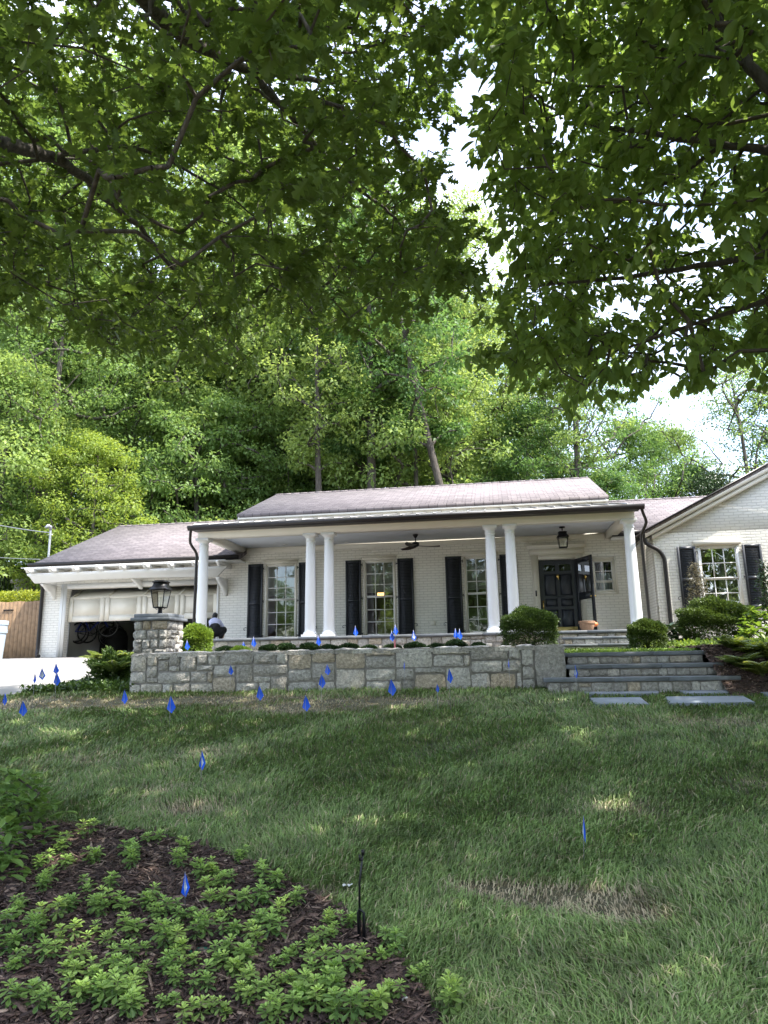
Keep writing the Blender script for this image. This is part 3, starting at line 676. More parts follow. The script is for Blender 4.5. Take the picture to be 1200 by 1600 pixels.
def lantern_body(m_frame, m_glass, m_candle, cx, cy, z0, h, wb, wt, candles=1):
    """tapered four-sided lantern: z0 bottom of the glass body, h body height, wb / wt half widths bottom / top"""
    t = .012*wt/.17
    cs = [(-1, -1), (1, -1), (1, 1), (-1, 1)]
    for sx, sy in cs: m_frame.tube([(cx+sx*wb, cy+sy*wb, z0), (cx+sx*wt, cy+sy*wt, z0+h)], t, 6)
    for k in range(4):
        a_, b2 = cs[k], cs[(k+1) % 4]
        m_frame.tube([(cx+a_[0]*wb, cy+a_[1]*wb, z0), (cx+b2[0]*wb, cy+b2[1]*wb, z0)], t*1.1, 6)
        m_frame.tube([(cx+a_[0]*wt, cy+a_[1]*wt, z0+h), (cx+b2[0]*wt, cy+b2[1]*wt, z0+h)], t*1.2, 6)
        m_glass.quad((cx+a_[0]*wb, cy+a_[1]*wb, z0), (cx+b2[0]*wb, cy+b2[1]*wb, z0), (cx+b2[0]*wt, cy+b2[1]*wt, z0+h), (cx+a_[0]*wt, cy+a_[1]*wt, z0+h))
    # roof
    def ring(w_, z): return [(cx-w_, cy-w_, z), (cx+w_, cy-w_, z), (cx+w_, cy+w_, z), (cx-w_, cy+w_, z)]
    zr = z0+h; R = [(wt*1.22, zr), (wt*1.22, zr+h*.04), (wt*.98, zr+h*.16), (wt*.82, zr+h*.30), (wt*.78, zr+h*.42), (wt*.90, zr+h*.43), (wt*.90, zr+h*.50), (wt*.70, zr+h*.51), (wt*.70, zr+h*.56)]
    V = []
    for w_, z in R: V += ring(w_, z)
    F = [(i*4+j, i*4+(j+1) % 4, (i+1)*4+(j+1) % 4, (i+1)*4+j) for i in range(len(R)-1) for j in range(4)]+[(3, 2, 1, 0), tuple(4*(len(R)-1)+j for j in range(4))]
    m_frame.add(V, F)
    m_frame.box(cx-wb, cx+wb, cy-wb, cy+wb, z0-.012, z0-.004)
    for k in range(candles):
        ox = 0 if candles == 1 else (k-(candles-1)/2)*wb*.7
        m_candle.lathe([(.010, .01), (.010, h*.42), (.004, h*.44), (.011, h*.50), (.003, h*.62)], (cx+ox, cy, z0), 10)
LX, LY = -5.80, PY+.3
ln = empty('post_lantern', (LX, LY, .862), 'black four-sided lantern standing on the stone pillar cap', 'lantern')
f_, g_, c_ = MB(), MB(), MB()
lantern_body(f_, g_, c_, LX, LY, .985, .30, .085, .125)
f_.lathe([(.075, 0), (.075, .012), (.04, .03), (.035, .10), (.055, .115), (.02, .125)], (LX, LY, .863), 14)
for sx in (-1, 1): f_.tube([(LX+sx*.03, LY, .95), (LX+sx*.07, LY, .955), (LX+sx*.11, LY, .985)], .005, 6)
f_.build('frame', M['black'], ln); g_.build('glass', M['lampglass'], ln); c_.build('candle', M['candle'], ln)

# front steps
fs = empty('garden_steps', (1.9, 10.7, -.45), 'three wide lower garden steps of bluestone treads on fieldstone risers', 'steps')
treads = [(.57, 3.10, 10.22, -.262), (.90, 3.01, 10.58, -.092), (.92, 2.90, 10.95, .078)]
for k, (x0, x1, y, z) in enumerate(treads):
    y1 = treads[k+1][2]+.06 if k < 2 else y+.40
    xs = np.concatenate([[x0], np.sort(np.linspace(x0, x1, 4)[1:-1]+rng.uniform(-.2, .2, 2)), [x1]]); m = MB()
    for i in range(3): m.cbox(xs[i]+.001, xs[i+1]-.001, y-.025, y1, z-.055, z, .005)
    m.build('tread', M['bluestone'], fs)
    zb = (-.52 if k == 0 else treads[k-1][3]-.002); m = MB(); m.box(x0+.05, x1-.05, y+.018, y+.36, zb-.04, z-.056); m.build('mortar_core', M['mortar'], fs)
    join_stone(stonework(x0+.045, x1-.045, zb+.004, z-.06, y+.012, rng, .058, 5, 2, gap=.008, depth=.022), 'riser', fs)
# upper porch steps
ps = empty('porch_steps', (2.1, 16.4, .14), 'upper bluestone porch steps leading to the dark front door', 'steps')
tp = [(1.30, 3.03, 16.10, .30), (1.38, 2.92, 16.45, .465)]
for k, (x0, x1, y, z) in enumerate(tp):
    m = MB(); y1 = (16.45 if k == 0 else 16.80)+.06; xm = x0+(x1-x0)*(.45+.1*k)
    m.cbox(x0, xm-.001, y-.02, y1, z-.05, z, .005); m.cbox(xm+.001, x1, y-.02, y1, z-.05, z, .005); m.build('tread', M['bluestone'], ps)
    zb = .08 if k == 0 else tp[0][3]-.002
    m = MB(); m.box(x0+.04, x1-.04, y+.018, y+.36, zb-.03, z-.051); m.build('mortar_core', M['mortar'], ps)
    join_stone(stonework(x0+.035, x1-.035, zb, z-.054, y+.012, rng, .055, 5, 2, gap=.008, depth=.02), 'riser', ps)

# raised planting ground between the wall and the porch
def terr(x): return .10
m = MB(); NXT = 30
def plate(name, x0, x1, y0, y1, zf, mat, nx_=30, ny_=16, skirt=.6):
    xs = np.linspace(x0, x1, nx_); ys = np.linspace(y0, y1, ny_); A_, B_ = np.meshgrid(xs, ys); Z_ = zf(A_, B_)
    V = np.stack([A_.ravel(), B_.ravel(), Z_.ravel()], 1); q = (np.arange(ny_-1)[:, None]*nx_+np.arange(nx_-1)[None]).ravel(); F = [np.stack([q, q+1, q+nx_+1, q+nx_], 1)]
    return tag(mk(name, V, F, mat, smooth=True), kind='structure')
plate('planter_soil', WX0+.1, .93, WY+.30, 17.2, lambda x, y: .10+.012*(y-11)+.01*np.sin(x*7)*np.sin(y*5), M['soil'])
plate('landing_ground', .93, 3.4, 11.2, 16.2, lambda x, y: .055+.016*(y-11.2)+0*x, M['lawnbase'])
# right bed: falls from the wing wall to the lawn, beside the steps
def rbed(x, y):
    f = np.clip((y-9.95)/1.15, 0, 1); base = hgt(x, y)+.01
    up = .12+.02*(y-11.1)
    g = np.clip((x-2.92)/.25, 0, 1)
    return base*(1-f)+up*f + .012*np.sin(x*6)*np.sin(y*5)
plate('side_mulch_bed', 2.86, 16, 9.9, 18.95, rbed, M['soil'], 60, 40)
p = np.stack([rng.uniform(2.87, 5.4, 16000), rng.uniform(9.93, 12.0, 16000)], 1)
chips('side_bark_mulch', p, rbed(p[:, 0], p[:, 1]), rng, L=(.03, .09), label='dark bark mulch on the bed beside the garden steps', cat='mulch')
# ================================================================== THE HOUSE
WY0 = 20.24; FL = .63; GF = .272
house = empty('brick_house', (-2, 20.24, .3), 'long single storey white painted brick house with columned front porch and mauve shingle roof', 'house')
def wall_holes(mb, x0, x1, z0, z1, y, th, holes):
    xs = sorted(set([x0, x1]+[v for h in holes for v in h[:2]])); zs = sorted(set([z0, z1]+[v for h in holes for v in h[2:]]))
    inh = lambda a, b: any(h[0] < a < h[1] and h[2] < b < h[3] for h in holes)
    for i in range(len(xs)-1):
        for j in range(len(zs)-1):
            if inh((xs[i]+xs[i+1])/2, (zs[j]+zs[j+1])/2): continue
            for yy in (y, y+th): mb.quad((xs[i], yy, zs[j]), (xs[i+1], yy, zs[j]), (xs[i+1], yy, zs[j+1]), (xs[i], yy, zs[j+1]))
    for h in holes:
        a, b, c, d = h
        mb.quad((a, y, c), (a, y+th, c), (a, y+th, d), (a, y, d)); mb.quad((b, y, c), (b, y+th, c), (b, y+th, d), (b, y, d))
        mb.quad((a, y, d), (b, y, d), (b, y+th, d), (a, y+th, d)); mb.quad((a, y, c), (b, y, c), (b, y+th, c), (a, y+th, c))
    return mb
W1 = (-6.80, -5.83); W2 = (-3.83, -2.89); W3 = (-.92, .03)
SW = (2.57, 3.25)
holes = [(-13.19, -8.29, GF-.01, 2.372), (W1[0], W1[1], .70, 2.90), (W2[0], W2[1], .70, 2.90), (W3[0], W3[1], .70, 2.90), (1.16, 2.19, .62, 2.72), (SW[0], SW[1], 1.72, 2.72)]
m = MB(); wall_holes(m, -14.0, -7.40, -.4, 3.26, WY0, .22, holes[:1]); wall_holes(m, -7.3999, 4.0, -.4, 3.42, WY0, .22, holes[1:])
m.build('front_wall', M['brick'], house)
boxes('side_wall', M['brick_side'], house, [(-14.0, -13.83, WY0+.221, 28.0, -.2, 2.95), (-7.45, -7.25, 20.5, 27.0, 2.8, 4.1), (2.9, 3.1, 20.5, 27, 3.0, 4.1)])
boxes('garage_inner_wall', M['garagewall'], house, [(-13.8, -7.6, 27.3, 27.5, .2, 3.0), (-8.0, -7.8, 20.47, 27.3, .2, 3.0), (-13.83, -13.80, 20.47, 27.3, .2, 2.98)])
m = MB(); m.box(-13.8, -7.8, 20.25, 27.4, .05, GF+.004); m.build('garage_floor', M['garagefloor'], house)
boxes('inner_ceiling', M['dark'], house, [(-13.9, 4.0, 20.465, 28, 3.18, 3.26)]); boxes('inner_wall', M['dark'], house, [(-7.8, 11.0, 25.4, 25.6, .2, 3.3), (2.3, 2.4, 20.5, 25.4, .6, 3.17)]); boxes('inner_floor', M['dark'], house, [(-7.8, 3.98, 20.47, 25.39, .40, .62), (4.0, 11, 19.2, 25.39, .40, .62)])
# wing
WGX0, WGX1, WGY, APX = 4.0, 11.0, 18.92, 7.5
WW = (5.06, 6.04)
m = MB(); wall_holes(m, WGX0, WGX1, -.3, 3.10, WGY, .22, [(WW[0], WW[1], 1.08, 2.78)])
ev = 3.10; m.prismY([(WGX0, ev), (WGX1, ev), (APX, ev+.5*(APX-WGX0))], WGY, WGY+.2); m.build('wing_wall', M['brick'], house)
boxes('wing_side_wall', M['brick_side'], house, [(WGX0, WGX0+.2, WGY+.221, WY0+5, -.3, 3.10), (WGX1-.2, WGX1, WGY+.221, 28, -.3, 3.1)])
# quoin-like brick return beside the corner is part of the wall itself
def roof(name, xs0, xs1, ye, ze, yr, zr, th=.10, mat='shingle', back=True, xr0=None, xr1=None):
    m = MB(); xr0 = xs0 if xr0 is None else xr0; xr1 = xs1 if xr1 is None else xr1
    n = np.cross([1, 0, 0], [0, yr-ye, zr-ze]); n = n if n[2] > 0 else -n
    m.slab([(xs0, ye, ze), (xs1, ye, ze), (xr1, yr, zr), (xr0, yr, zr)], n, th)
    if back: m.slab([(xr0, yr, zr), (xr1, yr, zr), (xs1, 2*yr-ye, ze), (xs0, 2*yr-ye, ze)], [0, -n[1], n[2]], th)
    return m.build(name, M[mat], house)
roof('garage_roof', -14.08, -7.38, 19.62, 3.10, 24.55, 5.20)
roof('main_roof', -7.50, 3.12, 19.60, 4.33, 23.35, 5.80)
roof('right_roof', 3.125, 7.4, 19.80, 3.34, 23.6, 5.02)
# ridge caps
for x0, x1, y, z in ((-14.08, -7.4, 24.55, 5.21), (-7.5, 3.12, 23.35, 5.81), (3.13, 7.4, 23.6, 5.03)):
    n = int((x1-x0)/.28); m = MB()
    for i in range(n):
        a = x0+i*(x1-x0)/n; m.slab([(a, y-.13, z-.045), (a+.27, y-.13, z-.045), (a+.27, y, z+.012), (a, y, z+.012)], (0, -.4, 1), .012); m.slab([(a, y, z+.012), (a+.27, y, z+.012), (a+.27, y+.13, z-.045), (a, y+.13, z-.045)], (0, .4, 1), .012)
    m.build('ridge_cap', M['shingle'], house)
# gable walls under the main roof ends
for a, b in ((-7.40, -7.2), (2.85, 3.05)): m = MB(); m.prismX([(19.9, 4.2), (26.9, 4.2), (23.35, 5.66)], a, b); m.build('gable_wall', M['trim'], house)
m = MB(); m.box(-7.46, 3.08, 19.655, 19.70, 4.02, 4.27); m.box(-7.48, 3.10, 19.62, 19.653, 4.17, 4.225)
for xa in (-7.47, 3.06):
    m.slab([(xa, 19.63, 4.26), (xa, 23.35, 5.72), (xa, 23.35, 5.60), (xa, 19.63, 4.12)], (1, 0, 0) if xa > 0 else (-1, 0, 0), .03)
m.build('eave_fascia', M['cream'], house)
# wing roof with rake board and dark drip edge
sl_ = .5; xa, za = WGX0-.22, 3.19-.01; xp, zp = APX, 3.19+.5*(APX-WGX0+.22)
m = MB(); n = (-sl_, 0, 1)
m.slab([(xa, WGY-.17, za), (xp, WGY-.17, zp), (xp, 27, zp), (xa, 27, za)], n, .09)
m.slab([(xp, WGY-.17, zp), (2*xp-xa, WGY-.17, za), (2*xp-xa, 27, za), (xp, 27, zp)], (sl_, 0, 1), .09); m.build('wing_roof', M['shingle_side'], house)
m = MB()
for s_ in (1, -1):
    X = lambda x: x if s_ == 1 else 2*xp-x
    m.slab([(X(xa-.03), WGY-.20, za-.012), (X(xp), WGY-.20, zp+.018), (X(xp), WGY-.20, zp-.035), (X(xa-.03), WGY-.20, za-.062)], (0, -1, 0), .03)
m.build('rake_drip_edge', M['gutter'], house)
m = MB()
for s_ in (1, -1):
    X = lambda x: x if s_ == 1 else 2*xp-x
    m.slab([(X(xa+.02), WGY-.165, za-.045), (X(xp), WGY-.165, zp-.05), (X(xp), WGY-.165, zp-.21), (X(xa+.02), WGY-.165, za-.195)], (0, -1, 0), .05)
    m.slab([(X(xa+.20), WGY-.115, za-.13), (X(xp), WGY-.115, zp-.22), (X(xp), WGY-.115, zp-.35), (X(xa+.20), WGY-.115, za-.24)], (0, -1, 0), .112)
m.build('rake_board', M['cream'], house)
m = MB(); m.prismY([(xa-.10, za-.05), (xa+.0, za-.03), (xa+.0, za-.16), (xa-.07, za-.16)], WGY-.16, 20.9); m.build('wing_gutter', M['gutter'], house)
m = MB(); m.box(WGX0-.16, WGX0, WGY+.0, 20.9, 2.98, 3.02); m.build('wing_soffit', M['trim'], house)

# ---- porch
PX_L, PX_R, PYF = -7.62, 3.36, 17.16
pf = MB(); xs = [-7.45, -6.1, -4.9, -3.3, -2.0, -.4, .9, 2.0, 3.1]
for i in range(len(xs)-1): pf.cbox(xs[i]+.002, xs[i+1]-.002, PYF-.03, PYF+.6, FL-.065, FL, .006)
pf.box(-7.45, 3.1, PYF+.602, WY0-.004, FL-.065, FL-.001); pf.build('porch_floor', M['bluestone'], house)
m = MB(); m.box(-7.4, 3.05, PYF+.02, WY0-.02, -.2, FL-.067); m.build('porch_core', M['mortar'], house)
join_stone(stonework(-7.4, 3.05, .08, FL-.07, PYF+.012, rng, .085, 5, 3, gap=.010, depth=.02), 'porch_base', house)
def column(x, y):
    m = MB(); z = FL
    m.cbox(x-.185, x+.185, y-.185, y+.185, z, z+.055, .004)
    H = 3.235-FL; prof = [(.165, .056), (.178, .075), (.178, .095), (.165, .115), (.150, .122), (.146, .14), (.140, .16)]
    for k in range(13):
        f = k/12; prof.append((.138-.022*f**1.6, .17+f*(H-.40)))
    zt = H-.23; prof += [(.116, zt+.02), (.130, zt+.03), (.130, zt+.045), (.116, zt+.055), (.116, zt+.11), (.140, zt+.135), (.158, zt+.155), (.160, zt+.165)]
    m.lathe(prof, (x, y, z), 32); m.cbox(x-.175, x+.175, y-.175, y+.175, z+zt+.166, 3.236, .006)
    return m.build('column', M['column'], house, smooth=True)
for x in (-7.55, -4.67, -4.19, -.12, .36, 3.17): column(x, 17.44)
m = MB(); m.box(-7.66, 3.30, 17.27, 17.60, 3.24, 3.50); m.box(-7.64, -7.40, 17.602, WY0-.002, 3.24, 3.50); m.box(3.04, 3.28, 17.602, WY0-.002, 3.24, 3.50)
m.box(-7.68, 3.32, 17.245, 17.268, 3.385, 3.50); m.build('porch_beam', M['cream'], house)
m = MB(); m.box(-7.39, 3.03, 17.61, WY0-.004, 3.40, 3.44)
for y in np.arange(17.75, 20.2, .14): m.box(-7.38, 3.02, y, y+.006, 3.394, 3.398)
m.build('porch_ceiling', M['ceiling'], house)
m = MB(); m.prismX([(WY0-.10, 3.398), (WY0-.003, 3.398), (WY0-.003, 3.25), (WY0-.03, 3.26), (WY0-.06, 3.33)], -7.38, 3.02); m.build('crown_moulding', M['cream'], house)
# porch metal roof with standing seams
ya, za_, yb, zb_ = 17.02, 3.515, 19.72, 4.12
m = MB(); nrm = np.cross([1, 0, 0], [0, yb-ya, zb_-za_]); nrm /= np.linalg.norm(nrm)
m.slab([(-7.74, ya, za_), (3.42, ya, za_), (3.42, yb, zb_), (-7.74, yb, zb_)], nrm, .03)
x = -7.70
while x < 3.45:
    m.slab([(x, ya-.005, za_+.04), (x+.022, ya-.005, za_+.04), (x+.022, yb, zb_+.04), (x, yb, zb_+.04)], nrm, .041); x += .415
m.build('porch_roof', M['metalroof'], house)
m = MB(); m.prismX([(16.90, 3.50), (17.03, 3.50), (17.03, 3.385), (16.955, 3.385), (16.93, 3.42), (16.905, 3.44)], -7.80, 3.48)
m.box(-7.70, 3.38, 17.032, 17.243, 3.386, 3.50); m.build('porch_gutter', M['gutter'], house)
def downspout(pts, r=.036, parent=house):
    m = MB(); P = [np.array(p, float) for p in pts]; Q = [P[0]]
    for i in range(1, len(P)-1):
        a_ = P[i]+(P[i-1]-P[i])*min(.4, .09/np.linalg.norm(P[i-1]-P[i])); b2 = P[i]+(P[i+1]-P[i])*min(.4, .09/np.linalg.norm(P[i+1]-P[i]))
        for t in (0, .5, 1): Q.append((1-t)**2*a_+2*t*(1-t)*P[i]+t*t*b2)
    Q.append(P[-1]); m.tube(Q, r, 12)
    for z in (1.0, 2.4):
        p = P[-2]; 
    return m.build('downspout', M['gutter'], parent, smooth=True)
downspout([(-7.72, 16.98, 3.44), (-7.74, 16.99, 3.32), (-7.84, 17.20, 3.10), (-7.74, 17.44, 2.86), (-7.76, 17.44, .40)])
downspout([(3.42, 16.98, 3.44), (3.43, 17.0, 3.34), (3.56, 17.25, 3.12), (3.44, 17.46, 2.85), (3.46, 17.46, .75)])
downspout([(3.80, WGY-.07, 3.03), (3.80, WGY-.07, 2.86), (4.14, WGY-.06, 2.66), (4.24, WGY-.06, 2.45), (4.24, WGY-.06, .62), (4.40, WGY-.12, .52)], .052)
downspout([(-14.0, 19.75, 2.85), (-14.0, WY0-.07, 2.45), (-14.0, WY0-.07, .50), (-13.93, WY0-.20, .33), (-13.80, WY0-.28, .34)], .055)
m = MB(); m.lathe([(.06, 0), (.09, .12), (.09, .16)], (3.80, WGY-.07, 2.99), 4); m.build('leader_head', M['gutter'], house)
# garage and right gutters
m = MB()
m.prismX([(19.50, 3.12), (19.63, 3.12), (19.63, 2.99), (19.56, 2.99), (19.53, 3.03), (19.505, 3.05)], -14.13, -7.40); m.build('eave_gutter', M['gutter'], house); m = MB()
m.prismX([(19.66, 3.35), (19.79, 3.35), (19.79, 3.22), (19.72, 3.22), (19.69, 3.26)], 3.14, 4.02); m.build('eave_gutter', M['gutter'], house)
boxes('soffit', M['trim'], house, [(-14.06, -7.40, 19.64, WY0-.003, 2.96, 2.99), (3.14, 3.98, 19.80, WY0-.003, 3.17, 3.215)])

# ---- windows
def window(parent, xL, xR, z0, z1, y, cols, ru, rl, meet, glass='glass', frame=.055, upper=None, name='window', sill=True):
    """frame outside xL..xR; part 'window' with panes, muntins and blind as sub-parts"""
    m = MB(); yo = y-.012; yi = y+.10
    m.box(xL, xL+frame, yo, yi, z0, z1); m.box(xR-frame, xR, yo, yi, z0, z1); m.box(xL+frame, xR-frame, yo, yi, z1-frame, z1); m.box(xL+frame, xR-frame, yo, yi, z0, z0+frame*.9)
    if sill: m.box(xL-.03, xR+.03, y-.05, y-.014, z0-.03, z0+.03)
    wdo = m.build(name, M['cream'] if glass == 'glass' else M['trim'], parent)
    a, b, c, d = xL+frame, xR-frame, z0+frame*.9, z1-frame; mu = .011; ys = y+.045
    m = MB(); st = .028
    for (zl, zh, rws, yy) in ((meet, d, ru, ys-.02), (c, meet, rl, ys+.012)):
        m.box(a, a+st, yy-.014, yy+.014, zl, zh); m.box(b-st, b, yy-.014, yy+.014, zl, zh); m.box(a+st, b-st, yy-.014, yy+.014, zh-st, zh); m.box(a+st, b-st, yy-.014, yy+.014, zl, zl+st)
        for i in range(1, cols): x = a+st+(b-a-2*st)*i/cols; m.box(x-mu, x+mu, yy-.011, yy+.011, zl+st, zh-st)
        for j in range(1, rws): z = zl+st+(zh-zl-2*st)*j/rws; m.box(a+st, b-st, yy-.009, yy+.009, z-mu, z+mu)
    m.build('sash', M['trim'], wdo)
    for (zl, zh, yy) in ((meet, d, ys-.019), (c, meet, ys+.013)):
        m = MB(); m.quad((a+.02, yy, zl+.02), (b-.02, yy, zl+.02), (b-.02, yy, zh-.02), (a+.02, yy, zh-.02)); m.build('pane', M[glass], wdo)
    if upper:
        m = MB(); kind, u0, u1, v0, v1 = upper; n = 40
        X0 = a+(b-a)*u0; X1 = a+(b-a)*u1; Z0 = c+(d-c)*v0; Z1 = c+(d-c)*v1
        V = []; amp = .022 if kind == 'curtain' else .003
        for i in range(n+1):
            x = X0+(X1-X0)*i/n; yy = y+.20+amp*math.sin(i*1.35)+amp*.5*math.sin(i*.7)
            V += [(x, yy, Z0), (x, yy, Z1)]
        m.add(V, [(2*i, 2*i+2, 2*i+3, 2*i+1) for i in range(n)])
        if kind == 'shade':
            for k in range(3): m.box(X0, X1, y+.185, y+.195, Z0+.02+k*.05, Z0+.045+k*.05)
        m.build('blind' if kind == 'shade' else 'curtain', M['shade' if kind == 'shade' else 'curtain'], wdo)
    return wdo
for (a, b) in (W1, W2, W3): window(house, a, b, .70, 2.90, WY0, 3, 3, 3, 1.84, upper=('shade', 0, 1, .58, 1))
window(house, SW[0]+.04, SW[1]-.04, 1.76, 2.68, WY0+.02, 2, 2, 1, 2.06, upper=('curtain', 0, 1, 0, .62), sill=False)
m = MB()
m.box(SW[0]-.02, SW[0]+.04, WY0-.02, WY0+.12, 1.70, 2.74); m.box(SW[1]-.04, SW[1]+.02, WY0-.02, WY0+.12, 1.70, 2.74); m.box(SW[0]+.04, SW[1]-.04, WY0-.02, WY0+.12, 2.68, 2.74); m.box(SW[0]+.04, SW[1]-.04, WY0-.02, WY0+.12, 1.70, 1.76); m.build('window_surround', M['cream'], house)
window(house, WW[0], WW[1], 1.12, 2.74, WGY, 3, 2, 2, 1.90, glass='glass_wing', upper=('curtain', .5, 1, 0, 1))
m = MB(); m.prismY([(WW[0]-.04, 2.742), (WW[1]+.04, 2.742), (WW[1]+.10, 2.86), (WW[0]-.10, 2.86)], WGY-.07, WGY-.003); m.build('window_head', M['cream'], house)
for a, b in (W1, W2, W3):
    m = MB(); m.box(a-.03, b+.03, WY0-.03, WY0-.003, 2.902, 2.99); m.box(a-.06, b+.06, WY0-.045, WY0-.003, 2.992, 3.02); m.build('window_head', M['cream'], house)

def shutter(x0, x1, z0, z1, y, hinge):
    m = MB(); st = .055; yb = y-.022; yf = yb-.036; zm = z0+(z1-z0)*.475
    m.cbox(x0, x0+st, yf, yb, z0, z1, .003); m.cbox(x1-st, x1, yf, yb, z0, z1, .003)
    for zl, zh in ((z0, z0+.10), (zm-.045, zm+.045), (z1-.075, z1)): m.box(x0+st, x1-st, yf+.002, yb-.002, zl, zh)
    for zl, zh in ((z0+.10, zm-.045), (zm+.045, z1-.075)):
        n = int((zh-zl)/.042)
        for i in range(n):
            z = zl+(i+.5)*(zh-zl)/n; m.add([(x, yy, z+dz) for x in (x0+st, x1-st) for yy, dz in ((yf+.004, -.020), (yf+.010, -.024), (yb-.004, .020), (yb-.010, .024))], [(0, 1, 2, 3), (7, 6, 5, 4), (0, 4, 5, 1), (1, 5, 6, 2), (2, 6, 7, 3), (3, 7, 4, 0)])
    s_ = m.build('shutter', M['shutter'], house)
    hx = x1 if hinge > 0 else x0
    for z in (z0+.10, (z0+z1)/2, z1-.14):
        a_, b_ = (hx-.004, hx+.03) if hinge > 0 else (hx-.03, hx+.004); c_, d_ = (hx+.03, hx+.045) if hinge > 0 else (hx-.045, hx-.03)
        m = MB(); m.box(a_, b_, yf-.006, yf-.001, z-.012, z+.012); m.box(c_, d_, yf-.012, yf-.001, z-.05, z+.03); m.build('hinge', M['black'], s_)
    m = MB(); fx = x0 if hinge > 0 else x1; s2 = -1 if hinge > 0 else 1; zb = z0+.32
    m.tube([(fx-s2*.02, yf-.01, zb+.02), (fx+s2*.04, yf-.012, zb+.035), (fx+s2*.085, yf-.012, zb+.01), (fx+s2*.09, yf-.012, zb-.03), (fx+s2*.06, yf-.012, zb-.045), (fx+s2*.045, yf-.012, zb-.02)], .008, 6); m.build('shutter_dog', M['black'], s_)
    return s_
for (a, b) in (W1, W2, W3):
    shutter(a-.525, a-.065, .69, 2.91, WY0, 1); shutter(b+.065, b+.525, .69, 2.91, WY0, -1)
shutter(WW[0]-.50, WW[0]-.05, 1.12, 2.73, WGY, 1); shutter(WW[1]+.08, WW[1]+.53, 1.12, 2.73, WGY, -1)

# ---- front door, casing, storm door
m = MB()
m.box(.97, 1.16, WY0-.045, WY0-.002, FL, 2.86); m.box(2.19, 2.38, WY0-.045, WY0-.002, FL, 2.86); m.box(1.161, 2.189, WY0-.043, WY0-.002, 2.72, 2.86)
m.box(.93, 2.42, WY0-.055, WY0-.003, 2.862, 3.02); m.prismX([(WY0-.003, 3.022), (WY0-.06, 3.022), (WY0-.14, 3.10), (WY0-.14, 3.13), (WY0-.003, 3.13)], .87, 2.48)
m.box(.99, 1.0, WY0-.052, WY0-.047, .8, 2.8); m.box(1.13, 1.14, WY0-.052, WY0-.047, .8, 2.8); m.build('door_casing', M['cream'], house)
dr = MB(); dx0, dx1, dy, dz0, dz1 = 1.18, 2.17, WY0+.06, FL+.03, 2.70
wall_holes(dr, dx0, dx1, dz0, dz1, dy, .05, [(dx0+.13, dx0+.44, 2.40, 2.58), (dx0+.55, dx0+.86, 2.40, 2.58)])
door = dr.build('front_door', M['door'], house)
m = MB()
for (u0, u1) in ((dx0+.13, dx0+.44), (dx0+.55, dx0+.86)):
    for (v0, v1) in ((1.72, 2.30), (1.42, 1.62), (.86, 1.32)):
        m.box(u0, u1, dy-.006, dy-.001, v0, v1); m.cbox(u0+.03, u1-.03, dy-.022, dy-.007, v0+.03, v1-.03, .012)
        for q_ in ((u0-.012, u1+.012, v0-.012, v0), (u0-.012, u1+.012, v1, v1+.012), (u0-.012, u0, v0, v1), (u1, u1+.012, v0, v1)): m.box(q_[0], q_[1], dy-.016, dy-.001, q_[2], q_[3])
m.box(dx0+.38, dx0+.62, dy-.012, dy-.001, 1.655, 1.69); m.build('door_panels', M['door'], door)
m = MB(); m.quad((dx0+.13, dy+.02, 2.40), (dx0+.44, dy+.02, 2.40), (dx0+.44, dy+.02, 2.58), (dx0+.13, dy+.02, 2.58)); m.quad((dx0+.55, dy+.02, 2.40), (dx0+.86, dy+.02, 2.40), (dx0+.86, dy+.02, 2.58), (dx0+.55, dy+.02, 2.58)); m.build('pane', M['glass'], door)
m = MB(); m.box(dx0+.05, dx1-.05, dy-.012, dy-.002, dz0+.01, dz0+.19); m.build('kick_plate', M['brassplate'], door)
m = MB(); kx = (dx0+dx1)/2; m.lathe([(.01, .06), (.035, .04), (.045, 0), (.03, -.04), (.012, -.08)], (kx, dy-.03, 2.24), 12); m.tube([(kx, dy-.05, 2.22), (kx+.02, dy-.06, 2.17), (kx, dy-.05, 2.13)], .01, 6); m.build('knocker', M['brass'], door)
m = MB(); hx = dx0+.06; m.box(hx-.02, hx+.02, dy-.014, dy-.002, 1.28, 1.58); m.tube([(hx, dy-.02, 1.54), (hx, dy-.065, 1.52), (hx, dy-.07, 1.40), (hx, dy-.02, 1.33)], .010, 8); m.lathe([(.02, -.02), (.028, 0), (.02, .02)], (hx, dy-.03, 1.17), 12); m.build('handle', M['brass'], door)
# storm door standing open
hin = np.array([2.16, WY0-.06]); fre = np.array([2.50, WY0-.90]); dv = (fre-hin)/np.linalg.norm(fre-hin); Ls = np.linalg.norm(fre-hin); nv = np.array([dv[1], -dv[0]])
def sp(u, o, z): p = hin+dv*u+nv*o; return (p[0], p[1], z)
def sbox(mb, u0, u1, z0, z1, o0=-.018, o1=.018):
    V = [sp(u, o, z) for z in (z0, z1) for o in (o0, o1) for u in (u0, u1)]; mb.add(V, [(0, 2, 3, 1), (4, 5, 7, 6), (0, 1, 5, 4), (2, 6, 7, 3), (0, 4, 6, 2), (1, 3, 7, 5)])
m = MB(); zt, zb2 = 2.69, FL+.02
sbox(m, 0, .12, zb2, zt); sbox(m, Ls-.12, Ls, zb2, zt); sbox(m, .12, Ls-.12, zt-.13, zt); sbox(m, .12, Ls-.12, 1.55, 1.74); sbox(m, .12, Ls-.12, zb2, zb2+.20)
st = m.build('storm_door', M['shutter'], house)
